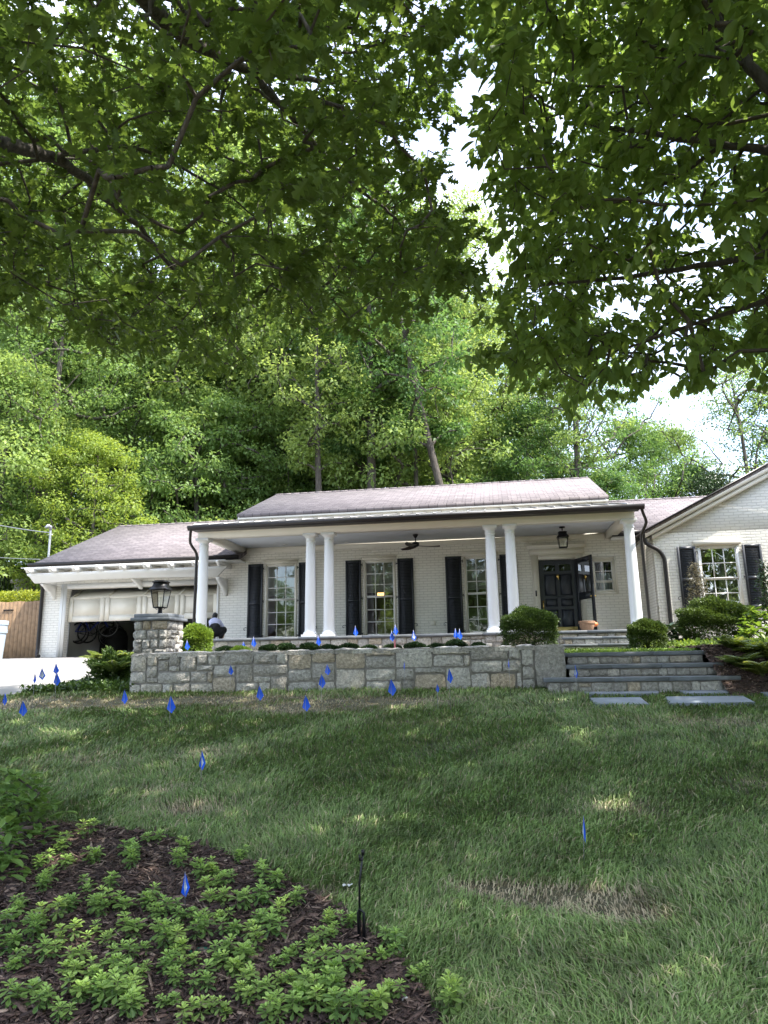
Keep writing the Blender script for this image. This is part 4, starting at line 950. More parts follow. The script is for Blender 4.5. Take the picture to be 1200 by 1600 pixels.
m = MB(); m.quad(sp(.12, 0, 1.74), sp(Ls-.12, 0, 1.74), sp(Ls-.12, 0, zt-.13), sp(.12, 0, zt-.13)); m.quad(sp(.12, 0, zb2+.2), sp(Ls-.12, 0, zb2+.2), sp(Ls-.12, 0, 1.55), sp(.12, 0, 1.55)); m.build('pane', M['glass'], st)
m = MB()
for s_ in (-1, 1): m.tube([sp(Ls-.05, 0, 1.60), sp(Ls-.05, s_*.05, 1.60), sp(Ls-.06, s_*.065, 1.60)], [.008, .010, .022], 8); m.tube([sp(Ls-.05, s_*.065, 1.60), sp(Ls-.14, s_*.065, 1.60)], .009, 6)
m.build('handle', M['brass'], st)
m = MB(); m.cbox(1.035, 1.075, WY0-.066, WY0-.047, 1.70, 1.86, .006); m.build('doorbell', M['black'], house)
m = MB(); m.box(1.0, 2.35, WY0-.16, WY0+.02, FL+.001, FL+.03); m.build('threshold', M['bluestone'], house)
# small wall outlet on the brick
m = MB(); m.cbox(-1.92, -1.78, WY0-.035, WY0-.003, .98, 1.10, .006); m.build('outlet_box', M['cream'], house)
# downlights
for px, py in ((445, 851), (541, 847), (735, 838)):
    d_ = ray(px, py); P = d_*(3.393/d_[2]); m = MB(); m.lathe([(.045, -.006), (.055, -.006), (.055, 0)], (P[0], P[1], 3.392), 20); dl = m.build('downlight', M['trim'], house)

# ---- garage door (tilting up) and trim
m = MB(); gx0, gx1, gz1 = -13.19, -8.29, 2.372
m.box(gx0-.20, gx0, WY0-.035, WY0-.002, GF-.01, gz1+.14); m.box(gx1, gx1+.06, WY0-.035, WY0-.002, GF-.01, gz1+.14); m.box(gx0+.001, gx1-.001, WY0-.033, WY0-.002, gz1, gz1+.14)
m.box(gx0-.14, gx0-.10, WY0-.05, WY0-.037, GF, gz1+.1); m.build('garage_casing', M['trim'], house)
m = MB(); z0, z1 = 1.36, 2.085; yd = WY0+.12
m.box(gx0+.01, gx1-.01, yd, yd+.045, z0, z1); npan = 4; pw = (gx1-gx0)/npan
for i in range(npan):
    a = gx0+i*pw
    m.box(a+.012, a+.16, yd-.018, yd-.001, z0, z1); m.box(a+pw-.16, a+pw-.012, yd-.018, yd-.001, z0, z1)
    m.box(a+.16, a+pw-.16, yd-.018, yd-.001, z0, z0+.17); m.box(a+.16, a+pw-.16, yd-.018, yd-.001, z1-.03, z1)
    m.box(a+.185, a+pw-.185, yd-.006, yd-.001, z0+.20, z1-.055)
gd = m.build('garage_door', M['gdoor'], house)
m = MB(); y1_, z1_ = yd+.62, 2.42
m.slab([(gx0+.03, yd+.01, 2.095), (gx1-.03, yd+.01, 2.095), (gx1-.03, y1_, z1_), (gx0+.03, y1_, z1_)], (0, -(z1_-2.095), y1_-yd), .04)
for i in range(npan+1):
    x = gx0+.06+i*(gx1-gx0-.12)/npan; m.slab([(x-.05, yd+.005, 2.093), (x+.05, yd+.005, 2.093), (x+.05, y1_, z1_-.005), (x-.05, y1_, z1_-.005)], (0, (z1_-2.095), -(y1_-yd)), .02)
m.box(gx0+.02, gx1-.02, yd-.01, yd+.03, 2.087, 2.118)
m.slab([(gx0+.03, y1_+.02, z1_), (gx1-.03, y1_+.02, z1_), (gx1-.03, y1_+2.4, z1_+.05), (gx0+.03, y1_+2.4, z1_+.05)], (0, 0, 1), .04); m.build('upper_section', M['gdoor'], gd)
boxes('track', M['conduit'], house, [(x, x+.02, yd+.05, yd+.10, GF, 2.3) for x in (gx0+.012, gx1-.03)])

# ---- bracketed pergola over the garage door
pg = MB(); px0, px1 = -14.12, -7.75; yb0, yb1 = 19.52, 19.62
n = 24; top = 2.80
def arch(x): u = (x-px0)/(px1-px0); return 2.50+.06*math.sin(math.pi*np.clip((u-.08)/.84, 0, 1))
xs = np.linspace(px0+.28, px1-.28, n)
poly = [(px0, top), (px0+.02, top-.06), (px0+.10, top-.10), (px0+.16, top-.17), (px0+.28, arch(px0+.28))]+[(x, arch(x)) for x in xs[1:-1]]+[(px1-.28, arch(px1-.28)), (px1-.16, top-.17), (px1-.10, top-.10), (px1-.02, top-.06), (px1, top)]
pg.prismY(poly, yb0, yb1); perg = pg.build('pergola_beam', M['trim'], house)
for i in range(9):
    m = MB(); x = px0+.16+i*(px1-px0-.32)/8
    m.prismX([(19.22, 2.93), (19.22, 2.89), (19.29, 2.865), (19.33, 2.80), (19.39, 2.802), (WY0-.004, 2.802), (WY0-.004, 2.932)], x-.045, x+.045); m.build('rafter', M['trim'], perg)
boxes('purlin', M['trim'], perg, [(px0-.04, px1+.06, y-.02, y+.02, 2.932, 2.955) for y in (19.30, 19.48, 19.68, 19.9)])
for x, q_ in ((-13.62, .9), (-10.74, .55), (-8.02, 1.0)):
    m = MB(); m.prismX([(WY0-.004, arch(x)-.002)]+[(WY0-(WY0-y)*(.6+.4*q_), arch(x)-.002-dz*q_) for y, dz in ((19.58, 0), (19.54, .03), (19.60, .08), (19.70, .11), (19.76, .17), (19.86, .22), (19.98, .27), (20.04, .35), (20.12, .39), (20.16, .46))]+[(WY0-.004, arch(x)-.5*q_)], x-.055, x+.055)
    m.build('bracket', M['trim'], perg)
# service mast through the garage roof edge
P = onY(76, 868, 21.0)
ms = empty('service_mast', (P[0], 21.0, 3.3), 'grey metal electrical service mast rising beside the left edge of the garage roof', 'mast')
m = MB(); T = onY(78, 828, 21.0); m.tube([(P[0], 21.0, 2.9), (P[0], 21.0, T[2]), ], .035, 10); m.build('pipe', M['conduit'], ms, smooth=True)
m = MB(); m.tube([(P[0], 21.0, T[2]), (P[0], 20.97, T[2]+.10), (P[0]-.02, 20.88, T[2]+.12), (P[0]-.05, 20.80, T[2]+.04)], [.05, .06, .055, .04], 10); m.box(P[0]-.10, P[0]+.12, 20.95, 20.965, T[2]-.18, T[2]-.165); m.build('weatherhead', M['conduit'], ms)
def wire(name, A, B, sag, r, label, cat, mat='wire'):
    A, B = np.array(A), np.array(B); t = np.linspace(0, 1, 24)[:, None]; Q = A+(B-A)*t; Q[:, 2] -= sag*4*(t*(1-t))[:, 0]
    m = MB(); m.tube(Q, r, 6); tag(m.build(name, M[mat]), label, cat)
wire('service_wire', onY(-160, 775, 24), [P[0], 20.98, T[2]-.1], .2, .018, 'upper overhead wire running from the left photo edge to the service mast', 'wire')
wire('service_wire', onY(-160, 852, 24), onY(62, 874, 20.9), .1, .012, 'lower overhead wire running from the left photo edge to the garage eave', 'wire')

# ================================================================== THINGS ON AND AROUND THE PORCH
fc = ray(649, 835); Pf = fc*(3.392/fc[2]); fx_, fy_ = Pf[0], min(Pf[1], 19.3)
fan = empty('ceiling_fan', (fx_, fy_, 3.39), 'dark three blade ceiling fan under the porch ceiling', 'fan')
m = MB(); m.lathe([(.075, 0), (.07, -.03), (.03, -.09), (.014, -.10), (.014, -.20)], (fx_, fy_, 3.39), 16); m.build('mount', M['black'], fan, smooth=True)
m = MB(); m.lathe([(.03, .06), (.085, .035), (.105, 0), (.095, -.05), (.05, -.085), (.02, -.09)], (fx_, fy_, 3.13), 20); m.build('motor', M['black'], fan, smooth=True)
for ang in (8, 128, 248):
    a = rad(ang); m = MB(); V = []; K = 12
    for i in range(K):
        f = i/(K-1); r_ = .05+f*.62; wdt = .07*math.sin(math.pi*min(1, .25+f*.72))**.7+.012
        dx, dy = math.cos(a+f*.10), math.sin(a+f*.10); z = 3.07-.03*math.sin(f*2.4)+.012*f
        for s_ in (-1, 1):
            for dz in (0, .012): V.append((fx_+dx*r_-dy*wdt*s_, fy_+dy*r_+dx*wdt*s_, z+s_*.018+dz))
    F = []
    for i in range(K-1):
        b0 = 4*i; b1 = b0+4; F += [(b0, b0+2, b1+2, b1), (b0+1, b1+1, b1+3, b0+3), (b0, b1, b1+1, b0+1), (b0+2, b0+3, b1+3, b1+2)]
    F += [(0, 1, 3, 2), (4*K-4, 4*K-2, 4*K-1, 4*K-3)]
    m.add(V, F); m.build('blade', M['fan'], fan, smooth=True)
d_ = ray(878, 823); Pl = d_*(3.392/d_[2]); lx, ly = Pl[0], Pl[1]
pl2 = empty('porch_lantern', (lx, ly, 3.39), 'black hanging lantern with candle tubes under the porch ceiling before the door', 'lantern')
m = MB(); m.lathe([(.075, 0), (.075, -.03), (.015, -.035), (.015, -.10)], (lx, ly, 3.39), 16); m.build('mount', M['black'], pl2)
f_, g_, c_ = MB(), MB(), MB(); lantern_body(f_, g_, c_, lx, ly, 2.84, .27, .095, .125, 3)
f_.build('frame', M['black'], pl2); g_.build('glass', M['lampglass'], pl2); c_.build('candle', M['candle'], pl2)
# warm pendant seen through the second window
P = onY(595, 926, 22.3); pn = empty('pendant_lamp', (P[0], 22.3, 3.2), 'lit orange pendant lamp glowing inside behind the middle tall window', 'lamp')
m = MB(); m.lathe([(.10, -.13), (.11, -.12), (.11, .12), (.10, .13)], (P[0], 22.3, P[2]), 20); m.build('lamp_shade', M['glowlamp'], pn); m = MB(); m.tube([(P[0], 22.3, P[2]+.12), (P[0], 22.3, 3.28)], .006, 6); m.build('cord', M['black'], pn)
# flower pot with a pumpkin behind it
P = onY(917, 976, 18.4); pot = empty('flower_pot', (P[0], 18.4, FL), 'terracotta bowl pot standing on the porch by the open storm door', 'pot')
m = MB(); m.lathe([(.11, 0), (.14, .03), (.18, .15), (.185, .20), (.205, .21), (.205, .265), (.18, .27), (.17, .20), (.15, .18)], (P[0], 18.4, FL), 28); m.build('bowl', M['terracotta'], pot, smooth=True)
m = MB(); m.lathe([(0.01, .165), (.155, .17), (.16, .18)], (P[0], 18.4, FL), 20); m.build('soil', M['soil'], pot)
P2 = onY(929, 972, 18.65); m = MB(); V = []; K, J = 24, 10
for j in range(J):
    th = math.pi*(j+.5)/J
    for i in range(K): a = 2*math.pi*i/K; r_ = .075*math.sin(th)*(1+.07*math.cos(a*8)); V.append((P2[0]+.01+r_*math.cos(a), 18.70+r_*math.sin(a), FL+.20+.06*math.cos(th)))
m.add(V, [(j*K+i, j*K+(i+1) % K, (j+1)*K+(i+1) % K, (j+1)*K+i) for j in range(J-1) for i in range(K)]+[tuple(range(K)), tuple((J-1)*K+i for i in range(K))[::-1]])
tag(m.build('pumpkin', M['orange'], smooth=True), 'small orange pumpkin just showing behind the terracotta pot', 'pumpkin')

# ---- the crouching person at the left end of the porch
def skin_body(name, joints, edges, mat, parent, sub=2, loc=(0, 0, 0)):
    me = bpy.data.meshes.new(name); V = [tuple(np.array(j[:3])) for j in joints]; me.from_pydata(V, edges, []); o = bpy.data.objects.new(name, me); COL.objects.link(o)
    md = o.modifiers.new('skin', 'SKIN'); 
    for v, j in zip(me.skin_vertices[0].data, joints): r_ = j[3]; v.radius = (r_, j[4] if len(j) > 4 else r_)
    me.skin_vertices[0].data[0].use_root = True
    sb = o.modifiers.new('sub', 'SUBSURF'); sb.levels = sub; sb.render_levels = sub
    dg = bpy.context.evaluated_depsgraph_get(); dg.update(); ev_ = o.evaluated_get(dg); m2 = bpy.data.meshes.new_from_object(ev_); bpy.data.objects.remove(o)
    m2.materials.clear(); m2.materials.append(mat)
    for p in m2.polygons: p.use_smooth = True
    o2 = bpy.data.objects.new(name, m2); COL.objects.link(o2)
    if parent: o2.parent = parent
    return o2
PP = onY(338, 990, 17.85)
per = empty('person', (PP[0]-.08, 17.9, FL), 'person in a pale shirt and black trousers crouching on the porch behind the left column', 'person')
# kneeling, back to us, leaning forward and to the left (local coordinates, +Y away from the camera)
J = [(0, 0, .27, .15, .15), (-.03, .08, .40, .13, .11), (-.08, .17, .50, .14, .10), (-.11, .24, .55, .10, .08), (-.13, .29, .58, .05), (-.15, .33, .65, .075, .088), (-.15, .35, .72, .07, .08),
     (-.22, .24, .50, .055), (-.28, .34, .36, .042), (-.24, .46, .24, .032), (-.22, .50, .20, .026),
     (.06, .26, .50, .055), (.13, .38, .36, .042), (.08, .50, .25, .032), (.05, .54, .21, .026),
     (-.11, .02, .22, .11), (-.16, .34, .17, .08), (-.15, .12, .07, .06), (-.14, -.06, .05, .045), (-.14, -.12, .045, .035),
     (.11, .02, .22, .11), (.19, .32, .28, .08), (.20, .16, .07, .06), (.21, .00, .06, .045), (.21, .08, .04, .035)]
E = [(0, 1), (1, 2), (2, 3), (3, 4), (4, 5), (5, 6), (3, 7), (7, 8), (8, 9), (9, 10), (3, 11), (11, 12), (12, 13), (13, 14), (0, 15), (15, 16), (16, 17), (17, 18), (18, 19), (0, 20), (20, 21), (21, 22), (22, 23)]
skin_body('body', J[:24], E, M['skin'], per)
def ball(name, blobs, mat, parent):
    """garment as overlapping rounded volumes fused by remesh"""
    bm = bmesh.new()
    for (x, y, z, rx, ry, rz) in blobs:
        r_ = bmesh.ops.create_uvsphere(bm, u_segments=20, v_segments=12, radius=1)
        for v in r_['verts']: v.co = (x+v.co.x*rx, y+v.co.y*ry, z+v.co.z*rz)
    me = bpy.data.meshes.new(name); bm.to_mesh(me); bm.free(); o = bpy.data.objects.new(name, me); COL.objects.link(o)
    md = o.modifiers.new('r', 'REMESH'); md.mode = 'VOXEL'; md.voxel_size = .012; sm = o.modifiers.new('s', 'SMOOTH'); sm.iterations = 4
    dg = bpy.context.evaluated_depsgraph_get(); dg.update(); m2 = bpy.data.meshes.new_from_object(o.evaluated_get(dg)); bpy.data.objects.remove(o)
    m2.materials.clear(); m2.materials.append(mat)
    for p in m2.polygons: p.use_smooth = True
    o2 = bpy.data.objects.new(name, m2); COL.objects.link(o2); o2.parent = parent; return o2
def seg_(a, b, ra, rb, k=7):
    a, b = np.array(a), np.array(b); return [(*(a+(b-a)*i/(k-1)), ra+(rb-ra)*i/(k-1), ra+(rb-ra)*i/(k-1), ra+(rb-ra)*i/(k-1)) for i in range(k)]
ball('trousers', [(-.06, -.01, .26, .145, .17, .18), (.07, -.01, .26, .145, .17, .18), (0, .04, .36, .18, .14, .12)]+seg_((-.11, .02, .22), (-.16, .34, .17), .13, .10)+seg_((-.16, .34, .17), (-.14, -.06, .07), .09, .06)+seg_((.11, .02, .22), (.19, .32, .28), .13, .10)+seg_((.19, .32, .28), (.21, .02, .08), .09, .06), M['pants'], per)
ball('shirt', [(-.05, .12, .43, .185, .15, .13), (-.09, .20, .51, .20, .15, .12), (-.12, .26, .55, .15, .11, .09)]+seg_((-.20, .24, .51), (-.28, .34, .37), .085, .062)+seg_((.03, .26, .51), (.12, .38, .37), .085, .062), M['shirt'], per)
ball('hair', [(-.15, .33, .685, .088, .092, .085), (-.15, .31, .65, .075, .07, .07), (-.15, .36, .73, .082, .09, .065)], M['hair'], per)
ball('shoe', [(-.14, -.07, .045, .048, .09, .042), (-.14, -.15, .04, .042, .05, .036)], M['pants'], per)
ball('shoe', [(.22, .02, .06, .05, .06, .05), (.27, -.01, .10, .05, .05, .045), (.31, -.02, .13, .04, .045, .032)], M['pants'], per)

per.scale = (.80, .9, .93)
# ---- inside the garage: bicycles, covered grill
def bicycle():
    root = empty('bicycle', (0, 0, 0)); R_ = .33
    for wx in (-.52, .52):
        t = MB(); a = np.linspace(0, 2*math.pi, 33); t.tube([(wx+R_*math.cos(q), 0, R_+R_*math.sin(q)) for q in a], .022, 8, cap=False); wh = t.build('wheel', M['rubber'], None); wh.parent = root
        s_ = MB(); s_.tube([(wx+(R_-.03)*math.cos(q), 0, R_+(R_-.03)*math.sin(q)) for q in a], .010, 6, cap=False)
        for k in range(14): q = k*math.pi/7; s_.tube([(wx, .015*(-1)**k, R_), (wx+(R_-.03)*math.cos(q), 0, R_+(R_-.03)*math.sin(q))], .0016, 4)
        sp_ = s_.build('rim', M['alloy'], None); sp_.parent = wh
    f = MB(); bb = (-.08, 0, .28); hd = (.36, 0, .72); st_ = (-.22, 0, .80)
    for p in ([bb, st_], [bb, (.38, 0, .66)], [(-.20, 0, .72), hd], [(.40, 0, .60), (.34, 0, .84)]): f.tube(p, .018, 8)
    for y in (-.05, .05): f.tube([bb, (-.52, y, R_)], .010, 6); f.tube([(-.2, 0, .72), (-.52, y, R_)], .009, 6); f.tube([(.40, y*.8, .60), (.52, y, R_)], .012, 6)
    o = f.build('frame', M['bikeblue'], None); o.parent = root
    h = MB(); h.tube([(.34, 0, .84), (.34, 0, .92)], .014, 6); h.tube([(.30, -.28, .95), (.36, -.1, .93), (.36, .1, .93), (.30, .28, .95)], .013, 8); o = h.build('handlebar', M['black'], None); o.parent = root
    h = MB(); h.cbox(-.34, -.08, -.06, .06, .84, .89, .02); h.tube([(-.22, 0, .78), (-.23, 0, .85)], .013, 6); o = h.build('saddle', M['black'], None); o.parent = root
    h = MB(); h.lathe([(.09, -.004), (.09, .004)], (-.08, 0, .28), 20); h.tube([(-.08, -.07, .28), (.0, -.07, .15)], .008, 6); h.tube([(-.08, .07, .28), (-.16, .07, .41)], .008, 6); o = h.build('crank', M['alloy'], None); o.parent = root
    return root
bk = bicycle()
ALLK = {}
def copy_tree(o, parent=None):
    c = o.copy(); COL.objects.link(c); c.parent = parent
    for k in [x for x in bpy.data.objects if x.parent == o]: copy_tree(k, c)
    return c
bl = [('blue bicycle hung by the left garage wall, its whole wheel in view', 128, 985, 21.9, rad(14)), ('dark bicycle hung in the garage, second from the left', 145, 993, 22.3, rad(62)), ('dark bicycle hung in the garage, nearest the covered grill', 158, 992, 22.6, rad(58))]
for i, (l_, px, py, Y, rz) in enumerate(bl):
    o = bk if i == 0 else copy_tree(bk); Pq = onY(px, py, Y); tag(o, l_, 'bicycle', 'bicycles hanging in the garage'); o.location = (Pq[0]+(.4 if i == 0 else 0), Y, Pq[2]-.30); o.rotation_euler = (0, rad(-8 if i == 0 else 4), rz)
    if i:
        for ch in [x for x in bpy.data.objects if x.parent == o and x.name.startswith('frame')]: ch.data = ch.data.copy(); ch.data.materials[0] = M['black']
    m = MB(); m.tube([(Pq[0], Y, Pq[2]+.3), (Pq[0], Y, 2.9)], .006, 5); tag(m.build('hanging_strap', M['black']), 'thin black strap holding '+['the blue bicycle', 'the second bicycle', 'the third bicycle'][i]+' from the garage ceiling', 'strap')
P = onY(178, 1004, 23.2); gl = empty('covered_grill', (P[0], 23.2, GF), 'large round black covered grill in the dark garage', 'grill')
m = MB(); m.lathe([(.42, .02), (.46, .2), (.45, .7), (.38, .92), (.2, 1.04), (.05, 1.07)], (P[0], 23.2, GF), 24); m.build('cover', simple('black_cover_cloth', (.008, .008, .009), .7, .3, 6, bump=.6, bscale=6), gl, smooth=True)
P = onY(205, 985, 26.5)
for k in range(3):
    m = MB(); x = P[0]+k*.28; m.tube([(x, 27.2, GF+.2), (x+.02, 27.22, GF+1.7)], .018, 8); m.box(x-.10, x+.10, 27.15, 27.22, GF+.05, GF+.35); tag(m.build('garden_tool', M['wood']), ['long handled garden tool on the garage back wall, left', 'long handled garden tool on the garage back wall, middle', 'long handled garden tool on the garage back wall, right'][k], 'tool', 'tools on the garage wall')

# ---- wooden gate, hedge, bin, iron gate
fz = float(hgt(0, 20))+.02; P0 = onY(-70, 1020, 20.6); P1 = onY(60, 1020, 20.6); ztop = onY(30, 940, 20.6)[2]
fn = empty('wooden_fence', ((P0[0]+P1[0])/2, 20.6, fz), 'brown vertical board fence between the photo edge and the garage corner', 'fence')
x = P0[0]-4; x_end = -14.12; m = MB()
while x < x_end-.05:
    m.cbox(x+.003, min(x+.137, x_end), 20.6, 20.625, fz, ztop+.01*math.sin(x*9), .003); x += .14
m.build('boards', M['wood'], fn); m = MB(); m.box(P0[0]-4, x_end, 20.626, 20.68, ztop-.35, ztop-.25); m.box(P0[0]-4, x_end, 20.626, 20.68, fz+.2, fz+.3); m.build('rail', M['wood'], fn)
m = MB(); m.tube([(-14.30, 20.57, fz+.95), (-14.30, 20.54, fz+.97), (-14.30, 20.54, fz+1.09), (-14.30, 20.57, fz+1.11)], .012, 6); m.box(-15.6, -15.25, 20.585, 20.598, ztop-.28, ztop-.24); m.build('latch', M['black'], fn)
Pb = onY(-5, 1000, 16.9); bz = float(hgt(0, 16.9))+.015; zt = onY(5, 970, 16.9)[2]
bn = empty('waste_bin', (Pb[0], 16.9, bz), 'pale blue grey plastic bin standing on the driveway at the left photo edge', 'bin')
m = MB(); h = zt-bz; m.lathe([(.15, 0), (.155, .02), (.21, h*.72)], (Pb[0], 16.9, bz), 28); m.build('body', M['bin'], bn, smooth=True)
m = MB(); m.lathe([(.212, h*.721), (.235, h*.73), (.235, h*.79), (.225, h*.80), (.225, h*.90), (.245, h*.91), (.245, h), (.22, h+.004)], (Pb[0], 16.9, bz), 28); m.build('rim', M['bin'], bn, smooth=True)
P = onY(38, 918, 27); pst = empty('stone_post', (P[0], 27, .6), 'short grey stone gatepost behind the hedge on the left', 'post')
m = MB(); m.cbox(P[0]-.28, P[0]+.28, 26.72, 27.28, .3, onY(38, 912, 27)[2], .02); m.build('shaft', M['mortar'], pst); zc = onY(38, 910, 27)[2]; m = MB(); m.cbox(P[0]-.4, P[0]+.4, 26.6, 27.4, zc-.06, zc+.10, .02); m.build('cap', M['mortar'], pst)
P = onY(24, 915, 26.8); ig = empty('iron_gate', (P[0]-1.5, 26.8, .6), 'black arched wrought iron gate at the left photo edge', 'gate')
m = MB(); z0g = onY(0, 880, 26.8)[2]; z1g = onY(26, 908, 26.8)[2]
xx = np.linspace(P[0]-3, P[0]-.35, 16); zz_ = z1g+(z0g-z1g)*1.15*np.sqrt(np.clip(1-((xx-(P[0]-2.9))/2.6)**2, 0, 1)); m.tube([(a, 26.8, b) for a, b in zip(xx, zz_)], .03, 6); m.tube([(a, 26.8, b-.18) for a, b in zip(xx, zz_)], .02, 6)
for a, b in zip(xx, zz_): m.tube([(a, 26.8, .5), (a, 26.8, b)], .016, 5)
m.build('bars', M['black'], ig)
# ================================================================== MARKING FLAGS
def flag(px, py, label, zsurf=None, up=.44, size=1.0, white=False, yaw=0.0, fixedY=None, wireh=None, tilt=0.0):
    if fixedY is not None:
        P = onY(px, py, fixedY); base = np.array([P[0], P[1], zsurf]); up = P[2]-zsurf
    else:
        base = ground(px, py, up)
    r = random.Random(int(px*7+py)); h = .185*size; w_ = .060*size
    root = empty('marking_flag', tuple(base), label, 'flag', 'small blue marking flags')
    top = up+h*.5; lx = tilt
    m = MB(); m.tube([(0, 0, -.05), (lx*.5, 0, top*.5), (lx, 0, top+.004)], .0022, 5); o = m.build('wire', M['wire'], None); o.parent = root
    ca, sa = math.cos(yaw), math.sin(yaw); fl = r.uniform(-.4, .4)
    prof = [(0, 1, 0), (.55+.2*fl, .62, .1), (.95, .33, .22), (.30, .0, .08), (-.55, .26, -.12), (-.30, .60, -.1), (.12, .42, .3)]
    V = [(lx+w_*(u*ca-d*sa), w_*(u*sa+d*ca)-.002, top-h+h*v) for u, v, d in prof]; V2 = [(a+.0006*sa, b+.0012, c) for a, b, c in V]
    F = [(0, 1, 6), (1, 2, 6), (2, 3, 6), (3, 4, 6), (4, 5, 6), (5, 0, 6)]
    m = MB(); m.add(V, F); m.add(V2, [f[::-1] for f in F]); o = m.build('flag_sheet', M['flag'], None); o.parent = root
    if white:
        c = [np.array(V[i])*.62+np.array(V[6])*.38 for i in (0, 1, 2, 3, 4, 5)]; n = np.array([0, -.0022, 0]); c = [a+n for a in c]; c6 = np.array(V[6])+n
        m = MB(); m.add(c+[c6], F); o = m.build('print', M['flagwhite'], None); o.parent = root
    return root
FLG = [(7, 1092, 'leftmost blue flag in the lawn, at the photo edge by the driveway', .9, 0, 1.3), (35, 1107, 'blue flag low in the lawn at the far left, nearer than the driveway flags', 1.0, 0, .6),
 (54, 1060, 'small edge-on blue flag, leftmost of the four at the driveway edge', .75, 0, 1.4), (65, 1053, 'blue flag second from the left at the driveway edge', .95, 1, .3),
 (87, 1045, 'upper blue flag on a tall wire over the driveway edge', .9, 0, .2), (88, 1061, 'lower blue flag at the driveway edge, beneath the tall one', 1.0, 0, .1),
 (194, 1089, 'blue flag on the dry lawn in front of the left end of the stone wall', .95, 0, -.3), (266, 1101, 'blue flag on the lawn before the wall, under the post lantern', 1.1, 0, .1),
 (360, 1047, 'blue flag seen against the wall stones, leftmost of those before the wall', .75, 0, 0), (405, 1083, 'blue flag at the wall foot with a pale lower tip', 1.0, 0, .2),
 (477, 1099, 'blue flag in the lawn before the wall, nearest to us of the middle flags', 1.0, 0, 0), (502, 1064, 'blue flag against the wall, lower of the close pair', .95, 0, .2), (511, 1046, 'blue flag against the wall, upper of the close pair', .85, 0, -.1),
 (611, 1074, 'large blue flag at the wall foot right of the close pair', 1.15, 0, 0), (632, 1041, 'thin edge-on blue flag against the middle wall stones', .75, 0, 1.4), (683, 1075, 'dark blue crumpled flag down at the wall foot', .6, 0, .6),
 (702, 1056, 'broad blue flag against the wall right of the crumpled one', 1.0, 0, .5), (795, 1038, 'edge-on blue flag against the right part of the wall', .8, 0, 1.2), (899, 1049, 'blue flag with white print before the lower steps', .95, 1, .7)]
for px, py, l_, s_, wh, yw in FLG:
    flag(px, py, l_, up=.30 if py > 1070 else .44, size=s_, white=bool(wh), yaw=yw)
flag(315, 1188, 'blue flag with white print standing alone in the middle of the left lawn', up=.26, size=.92, white=True, yaw=1.05)
flag(908, 1297, 'blue flag with white print standing alone in the right lawn', up=.22, size=.88, white=True, yaw=1.15, tilt=.02)
flag(291, 1383, 'blue flag leaning in the mulch bed among the ground cover', up=.16, size=.72, white=True, yaw=1.0, tilt=-.01)
PLF = [(292, 1008, 'blue flag in front of the bright shrub by the left column', 0), (380, 1010, 'blue flag over the variegated plant in the planter', 0), (396, 1003, 'blue flag in the planter just right of the variegated plant', 0), (497, 1001, 'blue flag in the planter below the left column pair', 0),
 (555, 986, 'blue flag standing before the left shutter of the middle window', 0), (612, 994, 'blue flag before the middle window, lower of the pair', 0), (617.5, 984, 'blue flag before the middle window, upper of the pair', 0), (646, 993, 'pale printed blue flag right of the middle window', 1), (711.5, 990, 'blue flag before the right tall window, left of the pair', 0), (718, 991, 'blue flag before the right tall window, right of the pair', 0)]
for px, py, l_, wh in PLF: flag(px, py, l_, zsurf=.12, fixedY=11.9, size=.95, white=bool(wh), yaw=.3)
P = onY(617, 1005, 11.4); m = MB(); m.box(P[0]-.012, P[0]+.012, 11.39, 11.40, .09, P[2]+.05); tag(m.build('marker_stick', M['pink']), 'short pink marker stick in the planter below the middle window', 'marker')

# sprinkler riser
B = ground(562, 1474); sk = empty('irrigation_stake', tuple(B), 'thin black irrigation riser standing at the edge of the mulch bed', 'stake')
T = ray(567, 1332); L_ = np.linalg.norm(B)/np.linalg.norm(ray(562, 1474)); T = T*(B[1]/T[1]); 
m = MB(); m.tube([B+[0, 0, -.05], B*.35+T*.65-[.012, 0, 0], T], [.0065, .006, .0055], 8); m.build('riser', M['black'], sk)
m = MB(); m.tube([T-[.004, 0, .035], T+[-.014, -.004, -.032]], .007, 8); m.tube([T+[0, 0, -.012], T+[0, 0, .014]], .009, 8); m.tube([T+[-.016, -.004, -.04], T+[-.016, -.004, -.01]], .006, 8); m.build('nozzle', M['black'], sk)
m = MB(); Q = ray(570, 1467); Q = Q*(B[1]/Q[1]); Q2 = ray(569, 1425); Q2 = Q2*(B[1]/Q2[1]); Q3 = ray(562, 1419); Q3 = Q3*(B[1]/Q3[1]); Q0 = ray(560, 1425)*(B[1]/ray(560, 1425)[1])
m.tube([B+[.0, -.01, -.03], Q0+[0, -.01, 0], Q3+[0, -.01, .0], Q2+[0, -.01, 0], Q+[0, -.01, -.03]], .0075, 8); m.box(B[0]-.012, B[0]+.05, B[1]-.02, B[1]+.02, B[2]-.005, B[2]+.018); m.build('stake_body', M['black'], sk)
